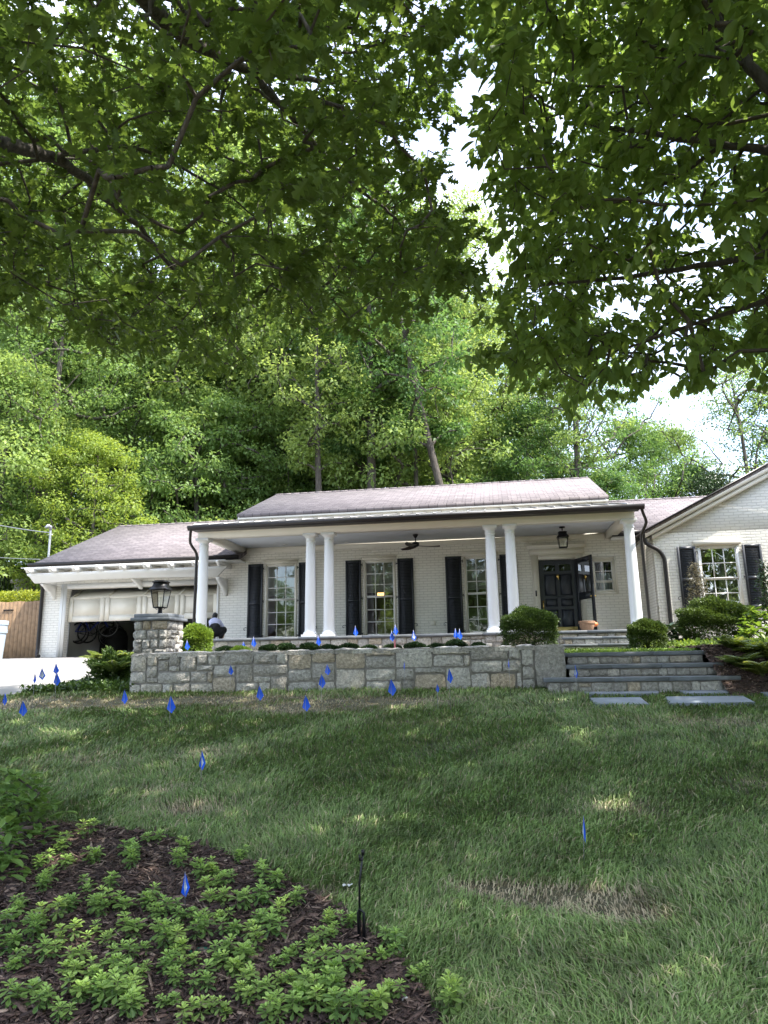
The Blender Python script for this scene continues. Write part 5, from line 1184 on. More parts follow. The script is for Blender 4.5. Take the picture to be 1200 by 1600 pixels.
# torn white paper scrap, green netting scrap and a wood chip
def scrap(px, py, ln, wd, mat, label, cat, up=.03, seed=1):
    r = random.Random(seed); B = ground(px, py, up); K = 9; V = []
    for i in range(K):
        for s_ in (-1, 1): V.append((B[0]-ln/2+ln*i/(K-1), B[1]+s_*wd*(.5+.5*r.random()), B[2]+up+.012*r.random()))
    V2 = [(a, b, c-.002) for a, b, c in V]; F = [(2*i, 2*i+2, 2*i+3, 2*i+1) for i in range(K-1)]; m = MB(); m.add(V, F); m.add(V2, [f[::-1] for f in F]); tag(m.build('scrap', M[mat]), label, cat)
scrap(543, 1384, .06, .012, 'paper', 'torn white paper scrap lying in the grass by the irrigation stake', 'litter', .05, 3)
scrap(632, 1562, .045, .012, 'paper', 'small white scrap on the bark mulch near the bottom edge', 'litter', .03, 4)
M['netting'] = simple('green_netting', (.03, .16, .10), .7, .3, 60)
scrap(318, 1486, .22, .04, 'netting', 'scrap of green netting on the bark mulch', 'litter', .02, 5)

# ================================================================== PLANTS NEAR US
def pachy(seed):
    rng = np.random.default_rng(seed); root = empty('pachysandra', (0, 0, 0)); ns = rng.integers(3, 6)
    P_, D_, N_, S_, T_ = [], [], [], [], []; m = MB()
    for s_ in range(ns):
        a = rng.random()*6.28; rr = .015+.060*rng.random(); h = .085+.10*rng.random(); tip = np.array([rr*math.cos(a)*1.3, rr*math.sin(a)*1.3, h])
        m.tube([[rr*.3*math.cos(a), rr*.3*math.sin(a), -.02], tip*[.8, .8, .6], tip], [.003, .0025, .002], 5)
        for lay, (zz, nl, ln, el) in enumerate(((-.055, 5, .056, -.25), (-.018, 6, .062, .10), (.004, 5, .046, .55), (.010, 3, .026, 1.15))):
            a0 = rng.random()*6.28; young = lay >= 2
            for k in range(nl):
                aa = a0+6.283*k/nl+rng.normal()*.15; e = el+rng.normal()*.14
                P_.append(tip+[0, 0, zz]); D_.append([math.cos(aa)*math.cos(e), math.sin(aa)*math.cos(e), math.sin(e)]); N_.append([-math.cos(aa)*math.sin(e)*.8, -math.sin(aa)*math.sin(e)*.8, 1])
                S_.append(ln*(.8+.4*rng.random())); T_.append((.12+.25*rng.random()) if lay == 0 else (.28+.3*rng.random() if lay == 1 else .62+.38*rng.random()))
    V, F, k = bake_leaves('spat', np.array(P_), np.array(D_), np.array(N_), np.array(S_), rng)
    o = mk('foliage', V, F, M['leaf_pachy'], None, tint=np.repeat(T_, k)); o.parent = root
    o = m.build('stem', M['stem'], None); o.parent = root
    ALLCH[root.name] = list(root.children); return root
zp = [(150,290),(130,370),(155,330),(240,250),(245,320),(340,300),(340,340),(365,310),(225,400),(300,390),(265,470),(100,400),(60,440),(35,465),(75,540),(15,520),(140,490),(185,540),(240,520),(290,535),(330,590),(160,640),(215,690),(255,640),(310,700),(355,690),(370,500),(400,440),(445,460),(495,465),(455,510),(430,560),(460,575),(480,335),(530,370),(560,400),(565,440),(600,350),(645,310),(605,385),(645,450),(690,430),(710,360),(735,385),(755,465),(800,435),(730,520),(670,545),(650,590),(625,620),(600,565),(545,670),(500,610),(645,700),(700,690),(520,755),(440,700),(370,740),(400,625),(330,730),(110,720),(160,745),(800,650),(835,550),(790,580),(870,495),(905,520),(935,490),(900,630),(925,665),(960,600),(875,690),(1040,590),(1045,690),(1130,640),(1005,730),(985,755),(1192,735),(940,765),(1055,560),(712,765),(400,270),(490,300),(760,640),(820,690),(560,620),(110,330),(30,610),(200,600),(270,440),(60,680),(20,560),(280,600),(420,480),(350,440),(250,700),(590,480),(680,480),(620,520),(520,530),(470,660),(590,740),(660,660),(740,590),(860,620),(770,720),(860,740),(700,430),(570,350),(180,450),(120,580),(310,650),(440,620),(380,570)]
protos = [pachy(100+i) for i in range(7)]; rr = random.Random(3)
plab = 'bright green pachysandra clump planted in the front left bark mulch bed'
for i, (zx, zy) in enumerate(zp):
    px, py = zx/1.7143, 1150+zy/1.7143+20
    B = ground(px, py)
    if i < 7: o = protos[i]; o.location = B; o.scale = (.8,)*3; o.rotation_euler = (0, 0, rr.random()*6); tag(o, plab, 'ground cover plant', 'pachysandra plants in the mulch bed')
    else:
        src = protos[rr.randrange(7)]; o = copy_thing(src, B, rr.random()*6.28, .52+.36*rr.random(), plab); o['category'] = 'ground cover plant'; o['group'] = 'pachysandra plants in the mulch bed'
# leafy shrub at the left edge
def leafy(name, cpts, leaf, mat, seed, label, cat, base, per=26, rad_=.16, kind='ovate'):
    rng = np.random.default_rng(seed); root = empty(name, tuple(base), label, cat)
    C = np.array(cpts); arr, par, load = skeleton([base-[0, 0, .05], base+[0, 0, .12]], [-1, 0], C, rng)
    r = np.minimum(.004*np.sqrt(load), .018); V, F = skel_mesh(arr, par, r, 5, 1); mk('stem', V, F, M['bark_twig'], root, smooth=True)
    P_, D_, N_, S_ = [], [], [], []
    for c in C:
        out = c-base; out[2] *= .5; out /= np.linalg.norm(out)+1e-6
        for k in range(per):
            a = k*2.4+rng.normal()*.2; e = rng.uniform(-.5, .75); d = np.array([math.cos(a)*math.cos(e), math.sin(a)*math.cos(e), math.sin(e)])+out*.35
            P_.append(c+rng.normal(size=3)*rad_*.28+[0, 0, -rad_*.4*rng.random()]); D_.append(d); N_.append([-d[0]*.4, -d[1]*.4, 1.]); S_.append(leaf*rng.uniform(.6, 1.1))
    V, F, k = bake_leaves(kind, np.array(P_), np.array(D_), np.array(N_), np.array(S_), rng)
    mk('foliage', V, F, M[mat], root, tint=np.repeat(rng.random(len(P_)), k)); return root
B = ground(10, 1372); rng = np.random.default_rng(8); C = []
for (px, py, Y) in [(8, 1212, 0), (40, 1225, .1), (62, 1238, .05), (20, 1240, -.1), (50, 1258, 0), (70, 1262, .15), (30, 1268, .1), (5, 1262, 0), (12, 1300, -.25), (0, 1325, -.3), (15, 1345, -.35), (-30, 1230, 0), (-60, 1250, .1), (-90, 1290, 0), (-50, 1300, -.2), (-40, 1350, -.3), (-100, 1340, 0), (-75, 1215, .2), (-20, 1205, .25), (-5, 1285, -.1), (60, 1285, .05), (25, 1290, 0)]:
    C.append(onY(px, py, B[1]+.25+Y))
leafy('leafy_shrub', C, .105, 'leaf_shrub', 9, 'green leafy shrub reaching in from the left edge beside the mulch bed', 'shrub', B+np.array([-.15, .2, 0]), per=24, rad_=.17)

# ================================================================== SHRUBS ROUND THE HOUSE
def bush_px(name, px, py, Y, wpx, hpx, n, leaf, mat, seed, label, cat='shrub', **k):
    C = onY(px, py, Y); s_ = FOC/(C@FWD); rx = wpx/2/s_; rz = hpx/2/s_
    return bush(name, C[0], Y, C[2]-rz*.85, rx, rx*.9, rz, n, leaf, mat, seed, label, cat, **k)
bush_px('boxwood', 827, 983, 11.75, 88, 62, 9000, .030, 'leaf_box', 31, 'large rounded dark boxwood behind the right end of the stone wall')
bush_px('boxwood', 1011, 992, 13.2, 58, 44, 5200, .034, 'leaf_box', 32, 'smaller rounded boxwood beside the upper porch steps')
bush_px('boxwood', 1116, 976, 13.6, 112, 72, 13000, .036, 'leaf_box', 33, 'widest dark boxwood on the side bed below the wing window', lump=.10)
bush_px('bright_shrub', 306, 1001, 12.9, 50, 46, 3800, .042, 'leaf_bright', 34, 'bright yellow green shrub between the stone pillar and the left column', kind='ovate')
# slender bronze shrub, pale big-leaved plant, hydrangea
def slender(px, pyb, pyt, Y, wpx, label, mat, n, leaf, seed, name='slender_shrub', kind='rhomb'):
    rng = np.random.default_rng(seed); B_ = onY(px, pyb, Y); T_ = onY(px-4, pyt, Y); H = T_[2]-B_[2]; s_ = FOC/(B_@FWD); w_ = wpx/s_/2
    C = []
    for i in range(n):
        f = rng.random(); a = rng.random()*6.28; r_ = w_*(1-.75*f)*rng.random()**.5; C.append(B_+np.array([r_*math.cos(a), r_*math.sin(a), f*H]))
    C = np.array(C); root = empty(name, tuple(B_), label, 'shrub')
    arr, par, load = skeleton([B_+[0, 0, z] for z in np.linspace(0, H*.9, 6)], [-1, 0, 1, 2, 3, 4], C, rng); r = np.minimum(.0025*np.sqrt(load), .012)
    V, F = skel_mesh(arr, par, r, 4, 1); mk('stem', V, F, M['bark_twig'], root)
    cloud(C, np.full(len(C), .07), 9, leaf, kind, rng, flat=.9, name='foliage', mat=M[mat], parent=root)
slender(1092, 958, 882, 14.1, 52, 'slender upright bronze leaved shrub in front of the wing window', 'leaf_bronze', 150, .035, 41)
slender(1203, 985, 878, 13.0, 36, 'dark twiggy shrub at the right photo edge below the wing shutter', 'leaf_dark', 80, .05, 42)
C = [onY(x, y, Y) for x, y, Y in [(1046, 982, 14.0), (1060, 978, 14.1), (1052, 992, 13.9), (1066, 990, 14.0), (1042, 996, 13.9), (1058, 1000, 13.8), (1070, 1000, 13.9)]]
leafy('fatsia', C, .20, 'leaf_dark', 43, 'glossy large leaved plant between the two right boxwoods', 'plant', onY(1056, 1006, 13.95), per=11, rad_=.14)
C = [onY(x, y, Y) for x, y, Y in [(1172, 955, 13), (1190, 962, 12.9), (1205, 955, 13), (1165, 975, 12.8), (1184, 982, 12.7), (1200, 985, 12.7), (1176, 1000, 12.5), (1196, 1006, 12.4), (1160, 992, 12.7), (1215, 970, 12.8), (1222, 1000, 12.5), (1180, 968, 12.9), (1170, 985, 12.6), (1210, 995, 12.6)]]
leafy('hydrangea', C, .15, 'leaf_bright', 44, 'bright broad leaved hydrangea at the right photo edge beside the large boxwood', 'shrub', onY(1190, 1018, 12.9), per=22, rad_=.2)
def fern(px, py, Y, sc, label, mat, seed, nfr=14, base=None):
    rng = np.random.default_rng(seed); B_ = onY(px, py, Y) if base is None else base; root = empty('fern', tuple(B_), label, 'fern'); P_, D_, N_, S_, T_ = [], [], [], [], []; m = MB()
    for k in range(nfr):
        a = 6.283*k/nfr+rng.normal()*.2; L_ = sc*(.75+.4*rng.random()); el = .75+.5*rng.random(); pts = []; tt = rng.random()
        for i in range(15):
            f = i/14; pts.append(B_+np.array([math.cos(a)*L_*f*math.cos(el*(1-.5*f)), math.sin(a)*L_*f*math.cos(el*(1-.5*f)), L_*(math.sin(el)*1.25*f-.55*f*f)]))
        m.tube(pts, .003, 4)
        for i in range(2, 15):
            f = i/14; t_ = pts[i]-pts[i-1]; t_ /= np.linalg.norm(t_); sd_ = np.cross(t_, [0, 0, 1]); sd_ /= np.linalg.norm(sd_)
            for s_ in (-1, 1): P_.append(pts[i]); D_.append(sd_*s_+t_*.45+[0, 0, -.1]); N_.append([0, 0, 1.]); S_.append(L_*.30*math.sin(math.pi*(.12+.86*f))**.8); T_.append(tt)
    V, F, k = bake_leaves('rhomb', np.array(P_), np.array(D_), np.array(N_), np.array(S_), rng); V_ = V
    mk('foliage', V, F, M[mat], root, tint=np.repeat(T_, k)); m.build('stem', M['stem'], root)
def bed_hit(px, py):
    d = ray(px, py)
    for t in np.linspace(8, 16, 800):
        P = d*t
        if P[1] > 9.9 and P[2] <= float(rbed(P[0], P[1]))+.01: return P
    return d*12
for k, (px, py, sc_, l_, mt_) in enumerate([(1146, 1016, .34, 'green arching fern at the top right corner of the garden steps', 'leaf_fern'), (1158, 1046, .34, 'yellow green fern right of the garden steps, low on the bed', 'leaf_fern'), (1192, 1058, .38, 'fern at the right photo edge just above the bluestone slab', 'leaf_fern'), (1178, 1026, .38, 'fern with golden fronds in the middle of the side bed', 'leaf_yellow'), (1206, 1034, .42, 'fern cut by the right photo edge under the hydrangea', 'leaf_fern')]):
    P = bed_hit(px, py); n0 = len(bpy.data.objects); fern(px, py, P[1], sc_, l_, mt_, 51+k, 16, base=P)
fern(176, 1054, 11.6, .36, 'fern at the left end of the stone wall, nearest to the wall', 'leaf_fern', 55)
fern(160, 1040, 12.6, .44, 'tall fern beside the driveway left of the stone pillar', 'leaf_fern', 56, 16)
fern(186, 1040, 12.3, .42, 'fern tucked against the left side of the stone pillar', 'leaf_fern', 57)
bush_px('driveway_shrub', 176, 1052, 12.0, 62, 50, 2600, .055, 'leaf_box', 35, 'loose dark shrub filling the corner left of the stone wall end', lump=.3, kind='ovate')
# low planter shrubs
pls = [(353, 'gardenia', 0), (377, 'variegated', 1), (422, 'gardenia', 0), (447, 'gardenia', 0), (483, 'gardenia', 0), (513, 'gardenia', 0), (545, 'gardenia', 0), (577, 'gardenia', 0), (613, 'gardenia', 0), (648, 'gardenia', 0), (682, 'gardenia', 0), (712, 'gardenia', 0), (747, 'gardenia', 0)]
gi = 0; gp0 = None; pr = random.Random(5)
for px, k_, v in pls:
    P = onY(px, 1010-(px-350)*.018, 11.75)
    if v:
        bush('variegated_shrub', P[0], 11.7, .12, .17, .15, .085, 900, .035, 'leaf_bright', 61, 'pale variegated shrub in the planter near the left column', 'shrub', kind='ovate')
        rg = np.random.default_rng(2); continue
    if gp0 is None:
        gp0 = bush('planter_shrub', P[0], 11.75, .115, .17, .15, .09, 1100, .034, 'leaf_dark', 62, 'low dark glossy shrub in the planter row behind the stone wall, first from the left', 'shrub', kind='ovate', group='low shrubs in a row in the planter')
        rg = np.random.default_rng(2); d = unit(rg, 26); d[:, 2] = abs(d[:, 2]); Pq = d*[.165, .145, .08]+[0, 0, .085]; Dq = d+unit(rg, 26)*.5
        Pq = np.repeat(Pq, 4, 0); Dq = unit(rg, 104)*.9+np.repeat(d, 4, 0)*.3; V, F, k = bake_leaves('ovate', Pq, Dq, Dq*0+[0, -.5, 1], np.full(104, .020), rg); o = mk('flower', V, F, M['petal'], gp0, tint=np.zeros(len(V)), local=True)
        ALLCH[gp0.name] = list(gp0.children)
    else:
        o = copy_thing(gp0, (P[0], 11.75, .115), pr.random()*6.28, .8+.35*pr.random())
        o['label'] = 'low dark glossy shrub in the planter row behind the stone wall, '+['second', 'third', 'fourth', 'fifth', 'sixth', 'seventh', 'eighth', 'ninth', 'tenth', 'eleventh', 'last'][gi]+' from the left'; gi += 1
# ground cover strips
rng = np.random.default_rng(70)
def cover(name, n, fxy, label, mat, leaf, h, seed, kind='rhomb'):
    rng = np.random.default_rng(seed); P_ = fxy(rng, n); P_[:, 2] += rng.random(n)*h; D = unit(rng, n)+[0, 0, .4]; Nn = unit(rng, n)*.6+[0, 0, 1]
    V, F, k = bake_leaves(kind, P_, D, Nn, leaf*(.6+.8*rng.random(n)), rng); tag(mk(name, V, F, M[mat], tint=np.repeat(rng.random(n), k)), label, 'ground cover', kind='stuff')
def landing(rng, n):
    x = rng.uniform(.95, 3.6, n); y = 11.36+1.5*rng.random(n)**1.6; return np.stack([x, y, .055+.016*(y-11.2)+0*x], 1)
cover('moss_strip', 9000, landing, 'low bright creeping ground cover on the landing above the garden steps', 'leaf_bright', .032, .045, 71)
def landing2(rng, n):
    x = rng.uniform(.95, 3.0, n); y = rng.uniform(12.6, 16.05, n); return np.stack([x, y, .055+.016*(y-11.2)], 1)
cover('landing_ground_cover', 9000, landing2, 'green ground cover between the garden steps and the porch steps', 'leaf_box', .045, .05, 72)
def sidec(rng, n):
    x = rng.uniform(2.9, 7, n); y = rng.uniform(11.3, 17, n); return np.stack([x, y, .12+.02*(y-11.1)+0*x], 1)
cover('side_ground_cover', 9000, sidec, 'mixed low green ground cover under the shrubs of the side bed', 'leaf_bright', .055, .09, 73, 'ovate')
def leftc(rng, n):
    y = rng.uniform(10.6, 13.2, n); xr = np.array([drive_right(v) for v in y]); x = xr+(-.10+rng.random(n)*(-5.9-xr+.35)); keep = (x < -5.95) | (y < 10.55); x = np.where(y < 10.6, np.minimum(x, xr+.55), x); return np.stack([x, y, hgt(x, y)], 1)
cover('liriope_edge', 9000, leftc, 'dark green ground cover between the driveway and the left end of the wall', 'leaf_box', .07, .09, 74, 'ovate')
def rooff(rng, n):
    x = rng.uniform(-19, -14.2, n); y = 20.9+rng.random(n)*.9; z = ztop-.10+.50*rng.random(n)**1.2; return np.stack([x, y, z], 1)
hg = empty('hedge', (-16, 21.3, fz), 'yellow green leafy hedge rising just above the wooden fence', 'hedge'); rng = np.random.default_rng(75)
P_ = rooff(rng, 7000); D = unit(rng, 7000)+[0, -.3, .3]; V, F, k = bake_leaves('ovate', P_, D, unit(rng, 7000)*.5+[0, -.2, 1], .085*(.6+.7*rng.random(7000)), rng); mk('foliage', V, F, M['leaf_yellow'], hg, tint=np.repeat(rng.random(7000), k))
m = MB()
for x in np.arange(-19, -14.2, .35): m.tube([(x, 21.3, fz), (x+.05, 21.3, ztop-.05)], [.02, .01], 5)
m.build('stem', M['bark_twig'], hg)

# ================================================================== OVERHANGING TREES
def lowL(x): return np.interp(x, [-200, 0, 100, 200, 300, 420, 465, 540, 620, 700, 735, 760], [500, 525, 560, 585, 605, 600, 545, 535, 515, 500, 480, 300])
def rightL(y): return np.interp(y, [-300, 0, 60, 180, 220, 260, 330, 400, 480, 620], [715, 700, 712, 705, 665, 690, 700, 745, 750, 640])
def lowR(x): return np.interp(x, [690, 720, 740, 800, 870, 940, 1005, 1035, 1065, 1090, 1110, 1150, 1200, 1400], [300, 560, 585, 600, 655, 655, 655, 560, 560, 650, 600, 575, 600, 600])
def leftR(y): return np.interp(y, [-300, 0, 110, 200, 330, 420, 470, 560, 700], [715, 705, 735, 722, 745, 775, 735, 740, 800])
def hang_tree(name, seed, box, nt, accept, limbs, trunk, leafkind, leaf, per, mat, label, sprayr, droop, barkm, dens=None, alongleaf=True):
    rng = np.random.default_rng(seed); T = []
    while len(T) < nt:
        p = np.stack([rng.uniform(*box[0], 4000), rng.uniform(*box[1], 4000), rng.uniform(*box[2], 4000)], 1)
        a = accept(p, rng); T.extend(p[a][:nt-len(T)])
    T = np.array(T)
    root = empty(name, tuple(trunk[0]), label, 'tree')
    nodes, par = [], []
    for i, p in enumerate(trunk): nodes.append(p); par.append(i-1)
    rads = {i: trunk_r for i, trunk_r in enumerate(np.linspace(.30, .16, len(trunk)))}
    mt = MB(); mt.tube(trunk, list(np.linspace(.30, .16, len(trunk))), 14)
    for L_, (r0, r1), att in limbs:
        L_ = [np.array(p) for p in L_]; Q = []
        for i in range(len(L_)-1):
            for f in np.linspace(0, 1, 5)[:-1]: Q.append(L_[i]*(1-f)+L_[i+1]*f)
        Q.append(L_[-1]); Q = np.array(Q)
        for _ in range(3): Q[1:-1] = (Q[:-2]+Q[1:-1]*2+Q[2:])/4
        Q[1:-1] += rng.normal(size=Q[1:-1].shape)*r1*.55
        rr_ = np.linspace(r0, r1, len(Q)); 
        if att is not None: A_ = np.array(nodes); j = int(np.argmin(np.linalg.norm(A_-Q[0], axis=1)))
        else: j = len(trunk)-1; Q = np.vstack([trunk[-1], Q]); rr_ = np.concatenate([[r0*1.15], rr_])
        mt.tube(Q, rr_, 9); pj = j
        for q_ in Q: nodes.append(q_); par.append(pj); pj = len(nodes)-1
    n0 = len(nodes)
    arr, par, load = skeleton(nodes, par, T, rng, wob=.22)
    r = np.clip(.0024*np.sqrt(load), .0025, .016); r[:n0] = .02
    V0 = np.vstack(mt.V); F0 = [np.array(v) for v in mt.F.values()]
    V1, F1 = skel_mesh(arr, par, r, 5, n0); tr_o = mk('trunk', np.vstack([V0, V1]), F0+[f+len(V0) for f in F1], M[barkm], root, smooth=True)
    # leaves: sprays at each target, along its last twig
    tgt = np.arange(n0+1, len(arr), 2); pp = arr[tgt]; dirv = pp-arr[par[tgt]]; dirv /= np.maximum(np.linalg.norm(dirv, axis=1)[:, None], 1e-6)
    n = len(pp)*per; C = np.repeat(pp, per, 0); dv = np.repeat(dirv, per, 0)
    f = rng.random(n); P = C+dv*((f-.6)*sprayr*1.6)[:, None]+unit(rng, n)*(sprayr*.55*rng.random(n)**.6)[:, None]*np.array([1, 1, .55])
    D = unit(rng, n)*[1, 1, .5]+dv*.5; D[:, 2] -= droop
    Nn = unit(rng, n)*.45+np.array([0, 0, 1.0]); 
    S = leaf*(.6+.6*rng.random(n)); ok = accept2(P, S, leafkind)
    # the boughs run under the leaf layer: no leaves hang below them
    sx, sy, dz = proj(P)
    for L_, (r0, r1), att in limbs:
        if r0 < .02: continue
        A_ = np.array(L_); 
        for i in range(len(A_)-1):
            for f_ in np.linspace(0, 1, 14):
                q_ = A_[i]*(1-f_)+A_[i+1]*f_; qx, qy, qz = proj(q_); rr0 = r0+(r1-r0)*(i+f_)/(len(A_)-1)
                if qz < .5: continue
                rad_px = 6+1.1*rr0*FOC/qz; ok &= ~((np.hypot(sx-qx, sy-qy) < rad_px) & (dz < qz-.02) & (rng.random(n) < .93))
    P, D, Nn, S = P[ok], D[ok], Nn[ok], S[ok]
    V, F, k = bake_leaves(leafkind, P, D, Nn, S, rng)
    mk('crown', V, F, M[mat], root, tint=np.repeat(np.clip(rng.random(len(P))*.75+.25*(rng.random(len(P)) < .1), 0, 1), k))
    return root
def accept2(P, S, kind):
    return (np.linalg.norm(P, axis=1) > 2.6)
def acc_oak(p, rng):
    x, y, d = proj(p); infr = (d > .3)
    ok = (x < rightL(y)+rng.normal(size=len(x))*16) & (y < lowL(x)-18-22*np.abs(rng.normal(size=len(x))))
    pb = .80+.20*np.sin(x*.018+1)*np.sin(y*.021)
    # thinner towards the lower left, where the lit wood shows through
    thin = 1-.50*np.exp(-(((x-260)/170)**2+((y-330)/120)**2))-.30*np.exp(-(((x-30)/130)**2+((y-120)/190)**2))-.45*np.exp(-(((x-660)/60)**2+((y-90)/80)**2))-.35*np.exp(-(((x-560)/70)**2+((y-400)/60)**2))
    dist = np.linalg.norm(p, axis=1)
    return (ok | ~infr) & (rng.random(len(x)) < pb*thin) & (dist > 3.4)
def acc_r(p, rng):
    x, y, d = proj(p); infr = d > .3
    ok = (x > leftR(y)+20+14*np.abs(rng.normal(size=len(x)))) & (y < lowR(x)-18-18*np.abs(rng.normal(size=len(x))))
    thin = 1-.45*np.exp(-(((x-1120)/90)**2+((y-330)/110)**2))-.30*np.exp(-(((x-860)/90)**2+((y-120)/110)**2))
    dist = np.linalg.norm(p, axis=1)
    return (ok | ~infr) & (rng.random(len(x)) < thin) & (dist > 5.0)
def L(pts): return [onY(x, y, Y) for x, y, Y in pts]
oak_trunk = [np.array(p) for p in [(-7.6, -1.6, -1.95), (-7.5, -1.5, 0.), (-7.3, -1.3, 2.0), (-7.0, -.9, 3.6), (-6.7, -.5, 4.8)]]
oak_limbs = [
 ([np.array((-6.5, 1.0, 4.4))]+L([(-60, 205, 4.4), (0, 222, 4.9), (75, 242, 5.4), (110, 258, 5.7), (160, 305, 6.2), (215, 350, 6.7), (270, 420, 7.3)]), (.085, .022), None),
 ([np.array((-5.8, 1.2, 6.0))]+L([(150, -80, 4.2), (225, 0, 4.9), (270, 45, 5.3), (330, 85, 5.8), (390, 112, 6.2), (450, 122, 6.6), (520, 128, 7.2)]), (.10, .026), None),
 (L([(392, 113, 6.2), (440, 165, 6.9), (480, 210, 7.4), (520, 260, 7.9), (570, 305, 8.4), (610, 330, 8.8), (640, 370, 9.2)]), (.046, .014), 1),
 (L([(360, 102, 6.0), (346, 150, 6.1), (342, 200, 6.2)]), (.024, .010), 1),
 (L([(385, 112, 6.2), (405, 220, 6.7), (420, 330, 7.1), (440, 450, 7.6)]), (.018, .007), 1),
 (L([(80, 244, 5.4), (200, 226, 6.1), (250, 243, 6.4), (300, 270, 6.7), (350, 300, 7.0), (400, 340, 7.4)]), (.026, .008), 1),
 (L([(100, 330, 6.2), (112, 400, 6.3), (122, 480, 6.5)]), (.012, .006), 1)]
hang_tree('oak_tree', 201, ((-10.5, 1.2), (1.0, 10.5), (2.6, 9.5)), 4300, acc_oak, oak_limbs, oak_trunk, 'oak', .122, 24, 'leaf_oak', 'big oak overhanging the lawn from the left, dark lobed leaves filling the top left', .26, .25, 'bark_oak')
rt_trunk = [np.array(p) for p in [(7.0, 1.0, -1.87), (6.95, 1.05, 0.), (6.8, 1.2, 1.6), (6.6, 1.4, 3.2), (6.4, 1.6, 4.6)]]
r_limbs = [
 ([np.array((5.2, 2.8, 5.0))]+L([(1330, 240, 5.4), (1200, 236, 6.0), (1130, 226, 6.3), (1000, 205, 6.8), (900, 192, 7.2), (830, 150, 7.6)]), (.055, .012), None),
 ([np.array((5.0, 3.0, 5.8))]+L([(1260, 200, 5.0), (1200, 130, 5.2), (1150, 70, 5.4), (1110, 0, 5.6), (1080, -80, 5.8)]), (.060, .030), None),
 ([np.array((5.0, 3.2, 3.9))]+L([(1300, 380, 5.6), (1200, 396, 6.2), (1130, 410, 6.6), (1000, 430, 7.2), (900, 440, 7.8), (800, 450, 8.4)]), (.050, .010), None),
 ([np.array((5.0, 3.4, 3.4))]+L([(1290, 440, 5.6), (1200, 470, 6.2), (1100, 500, 6.8), (1020, 530, 7.4), (930, 560, 8.0)]), (.036, .009), None),
 (L([(1130, 226, 6.3), (1040, 290, 6.8), (950, 320, 7.3), (860, 330, 7.9)]), (.022, .008), 1),
 (L([(1075, 510, 6.9), (1072, 560, 6.9), (1078, 610, 6.9)]), (.008, .004), 1)]
hang_tree('hickory_tree', 202, ((-1.2, 11), (1.5, 10.5), (2.0, 10.0)), 6800, acc_r, r_limbs, rt_trunk, 'ovate', .118, 29, 'leaf_beech', 'broad leaved tree overhanging from the right, drooping oval leaves filling the top right', .27, .65, 'bark_twig')

# ================================================================== THE WOOD BEHIND
protoT = {
 'tall': tree_proto('poplar_tree', 1, 27, 5.2, 6.5, .34, 260, 150, .20, 'leaf_far', droop=.2, clr=(.8, 1.5)),
 'tall2': tree_proto('tall_tree', 2, 25, 4.6, 5.0, .30, 260, 145, .19, 'leaf_far', droop=.3, clr=(.7, 1.3), lean=.03),
 'round': tree_proto('maple_tree', 3, 12.5, 5.4, .8, .26, 360, 120, .19, 'leaf_far', droop=.4, shape='dome', clr=(.55, 1.1), flat=.40),
 'mid': tree_proto('young_tree', 4, 14, 4.0, 1.8, .20, 200, 125, .19, 'leaf_far', droop=.3, clr=(.6, 1.1)),
 'thin': tree_proto('thin_tree', 5, 26, 3.6, 11, .30, 130, 70, .26, 'leaf_far', droop=.3, clr=(.6, 1.1), lean=-.02),
 'sparse': tree_proto('sparse_tree', 6, 15, 4.6, 3.0, .22, 150, 60, .16, 'leaf_far', droop=.3, clr=(.6, 1.1)),
 'under': tree_proto('understory_shrub', 7, 5.0, 3.2, .1, .08, 160, 100, .16, 'leaf_far', droop=.2, shape='dome', clr=(.5, .9))}
usedp = set(); tr = random.Random(77)
def place(kind, px, Y, label, sc=1.0, group=None, rz=None, mat=None, H=None):
    P = onY(px, 1000, Y); z = float(hgt(P[0], Y)); src = protoT[kind]; s_ = sc if H is None else H
    if kind not in usedp: o = src; usedp.add(kind); o.location = (P[0], Y, z); o.rotation_euler = (0, 0, rz or tr.random()*6.28); o.scale = (sc, sc, sc); o['label'] = label
    else: o = copy_thing(src, (P[0], Y, z), rz if rz is not None else tr.random()*6.28, sc, label)
    o['category'] = 'shrub' if kind == 'under' else 'tree'
    if group: o['group'] = group
    elif 'group' in o.keys(): del o['group']
    if mat:
        for ch in [x for x in bpy.data.objects if x.parent == o and x.name.startswith('crown')]:
            ch.data = ch.data.copy(); ch.data.materials[0] = M[mat]
    return o
place('round', 318, 33.5, 'broad bright green rounded tree behind the garage roof', 1.02)
place('tall', 640, 39, 'tall light green tree directly behind the middle of the house', .80)
place('tall', 716, 36, 'tall airy light green tree rising into the sky gap above the leaning trunk', .90)
place('mid', 655, 34, 'bright leafy tree filling the centre above the main roof', 1.05)
place('mid', 560, 37, 'leafy tree left of centre above the left end of the main roof', .95)
o = place('thin', 752, 31.6, 'ivy clad leaning dark trunk right of centre above the main roof', .85, rz=.4); o.rotation_euler = (0, rad(-10), .2)
for ch in [x for x in bpy.data.objects if x.parent == o and x.name.startswith('trunk')]: ch.data = ch.data.copy(); ch.data.materials[0] = M['bark_oak']
o = place('thin', 580, 32.2, 'slim tall trunk showing left of the central tree', .95); o.rotation_euler = (0, rad(2), 1.2)
place('mid', 845, 35, 'small rounded tree above the right part of the main roof', .78)
place('mid', 968, 33, 'small bright tree rising beside the right end of the main roof', .52)
place('sparse', 935, 38, 'airy grey green tree with open branches above the right roof end', .98)
place('sparse', 1190, 40, 'pale feathery tree at the right photo edge behind the wing roof', .95)
place('mid', 1105, 44, 'small tree between the sky gap and the wing roof', .60)
place('tall', 45, 29, 'big tree with a thick trunk behind the left end of the garage', .82)
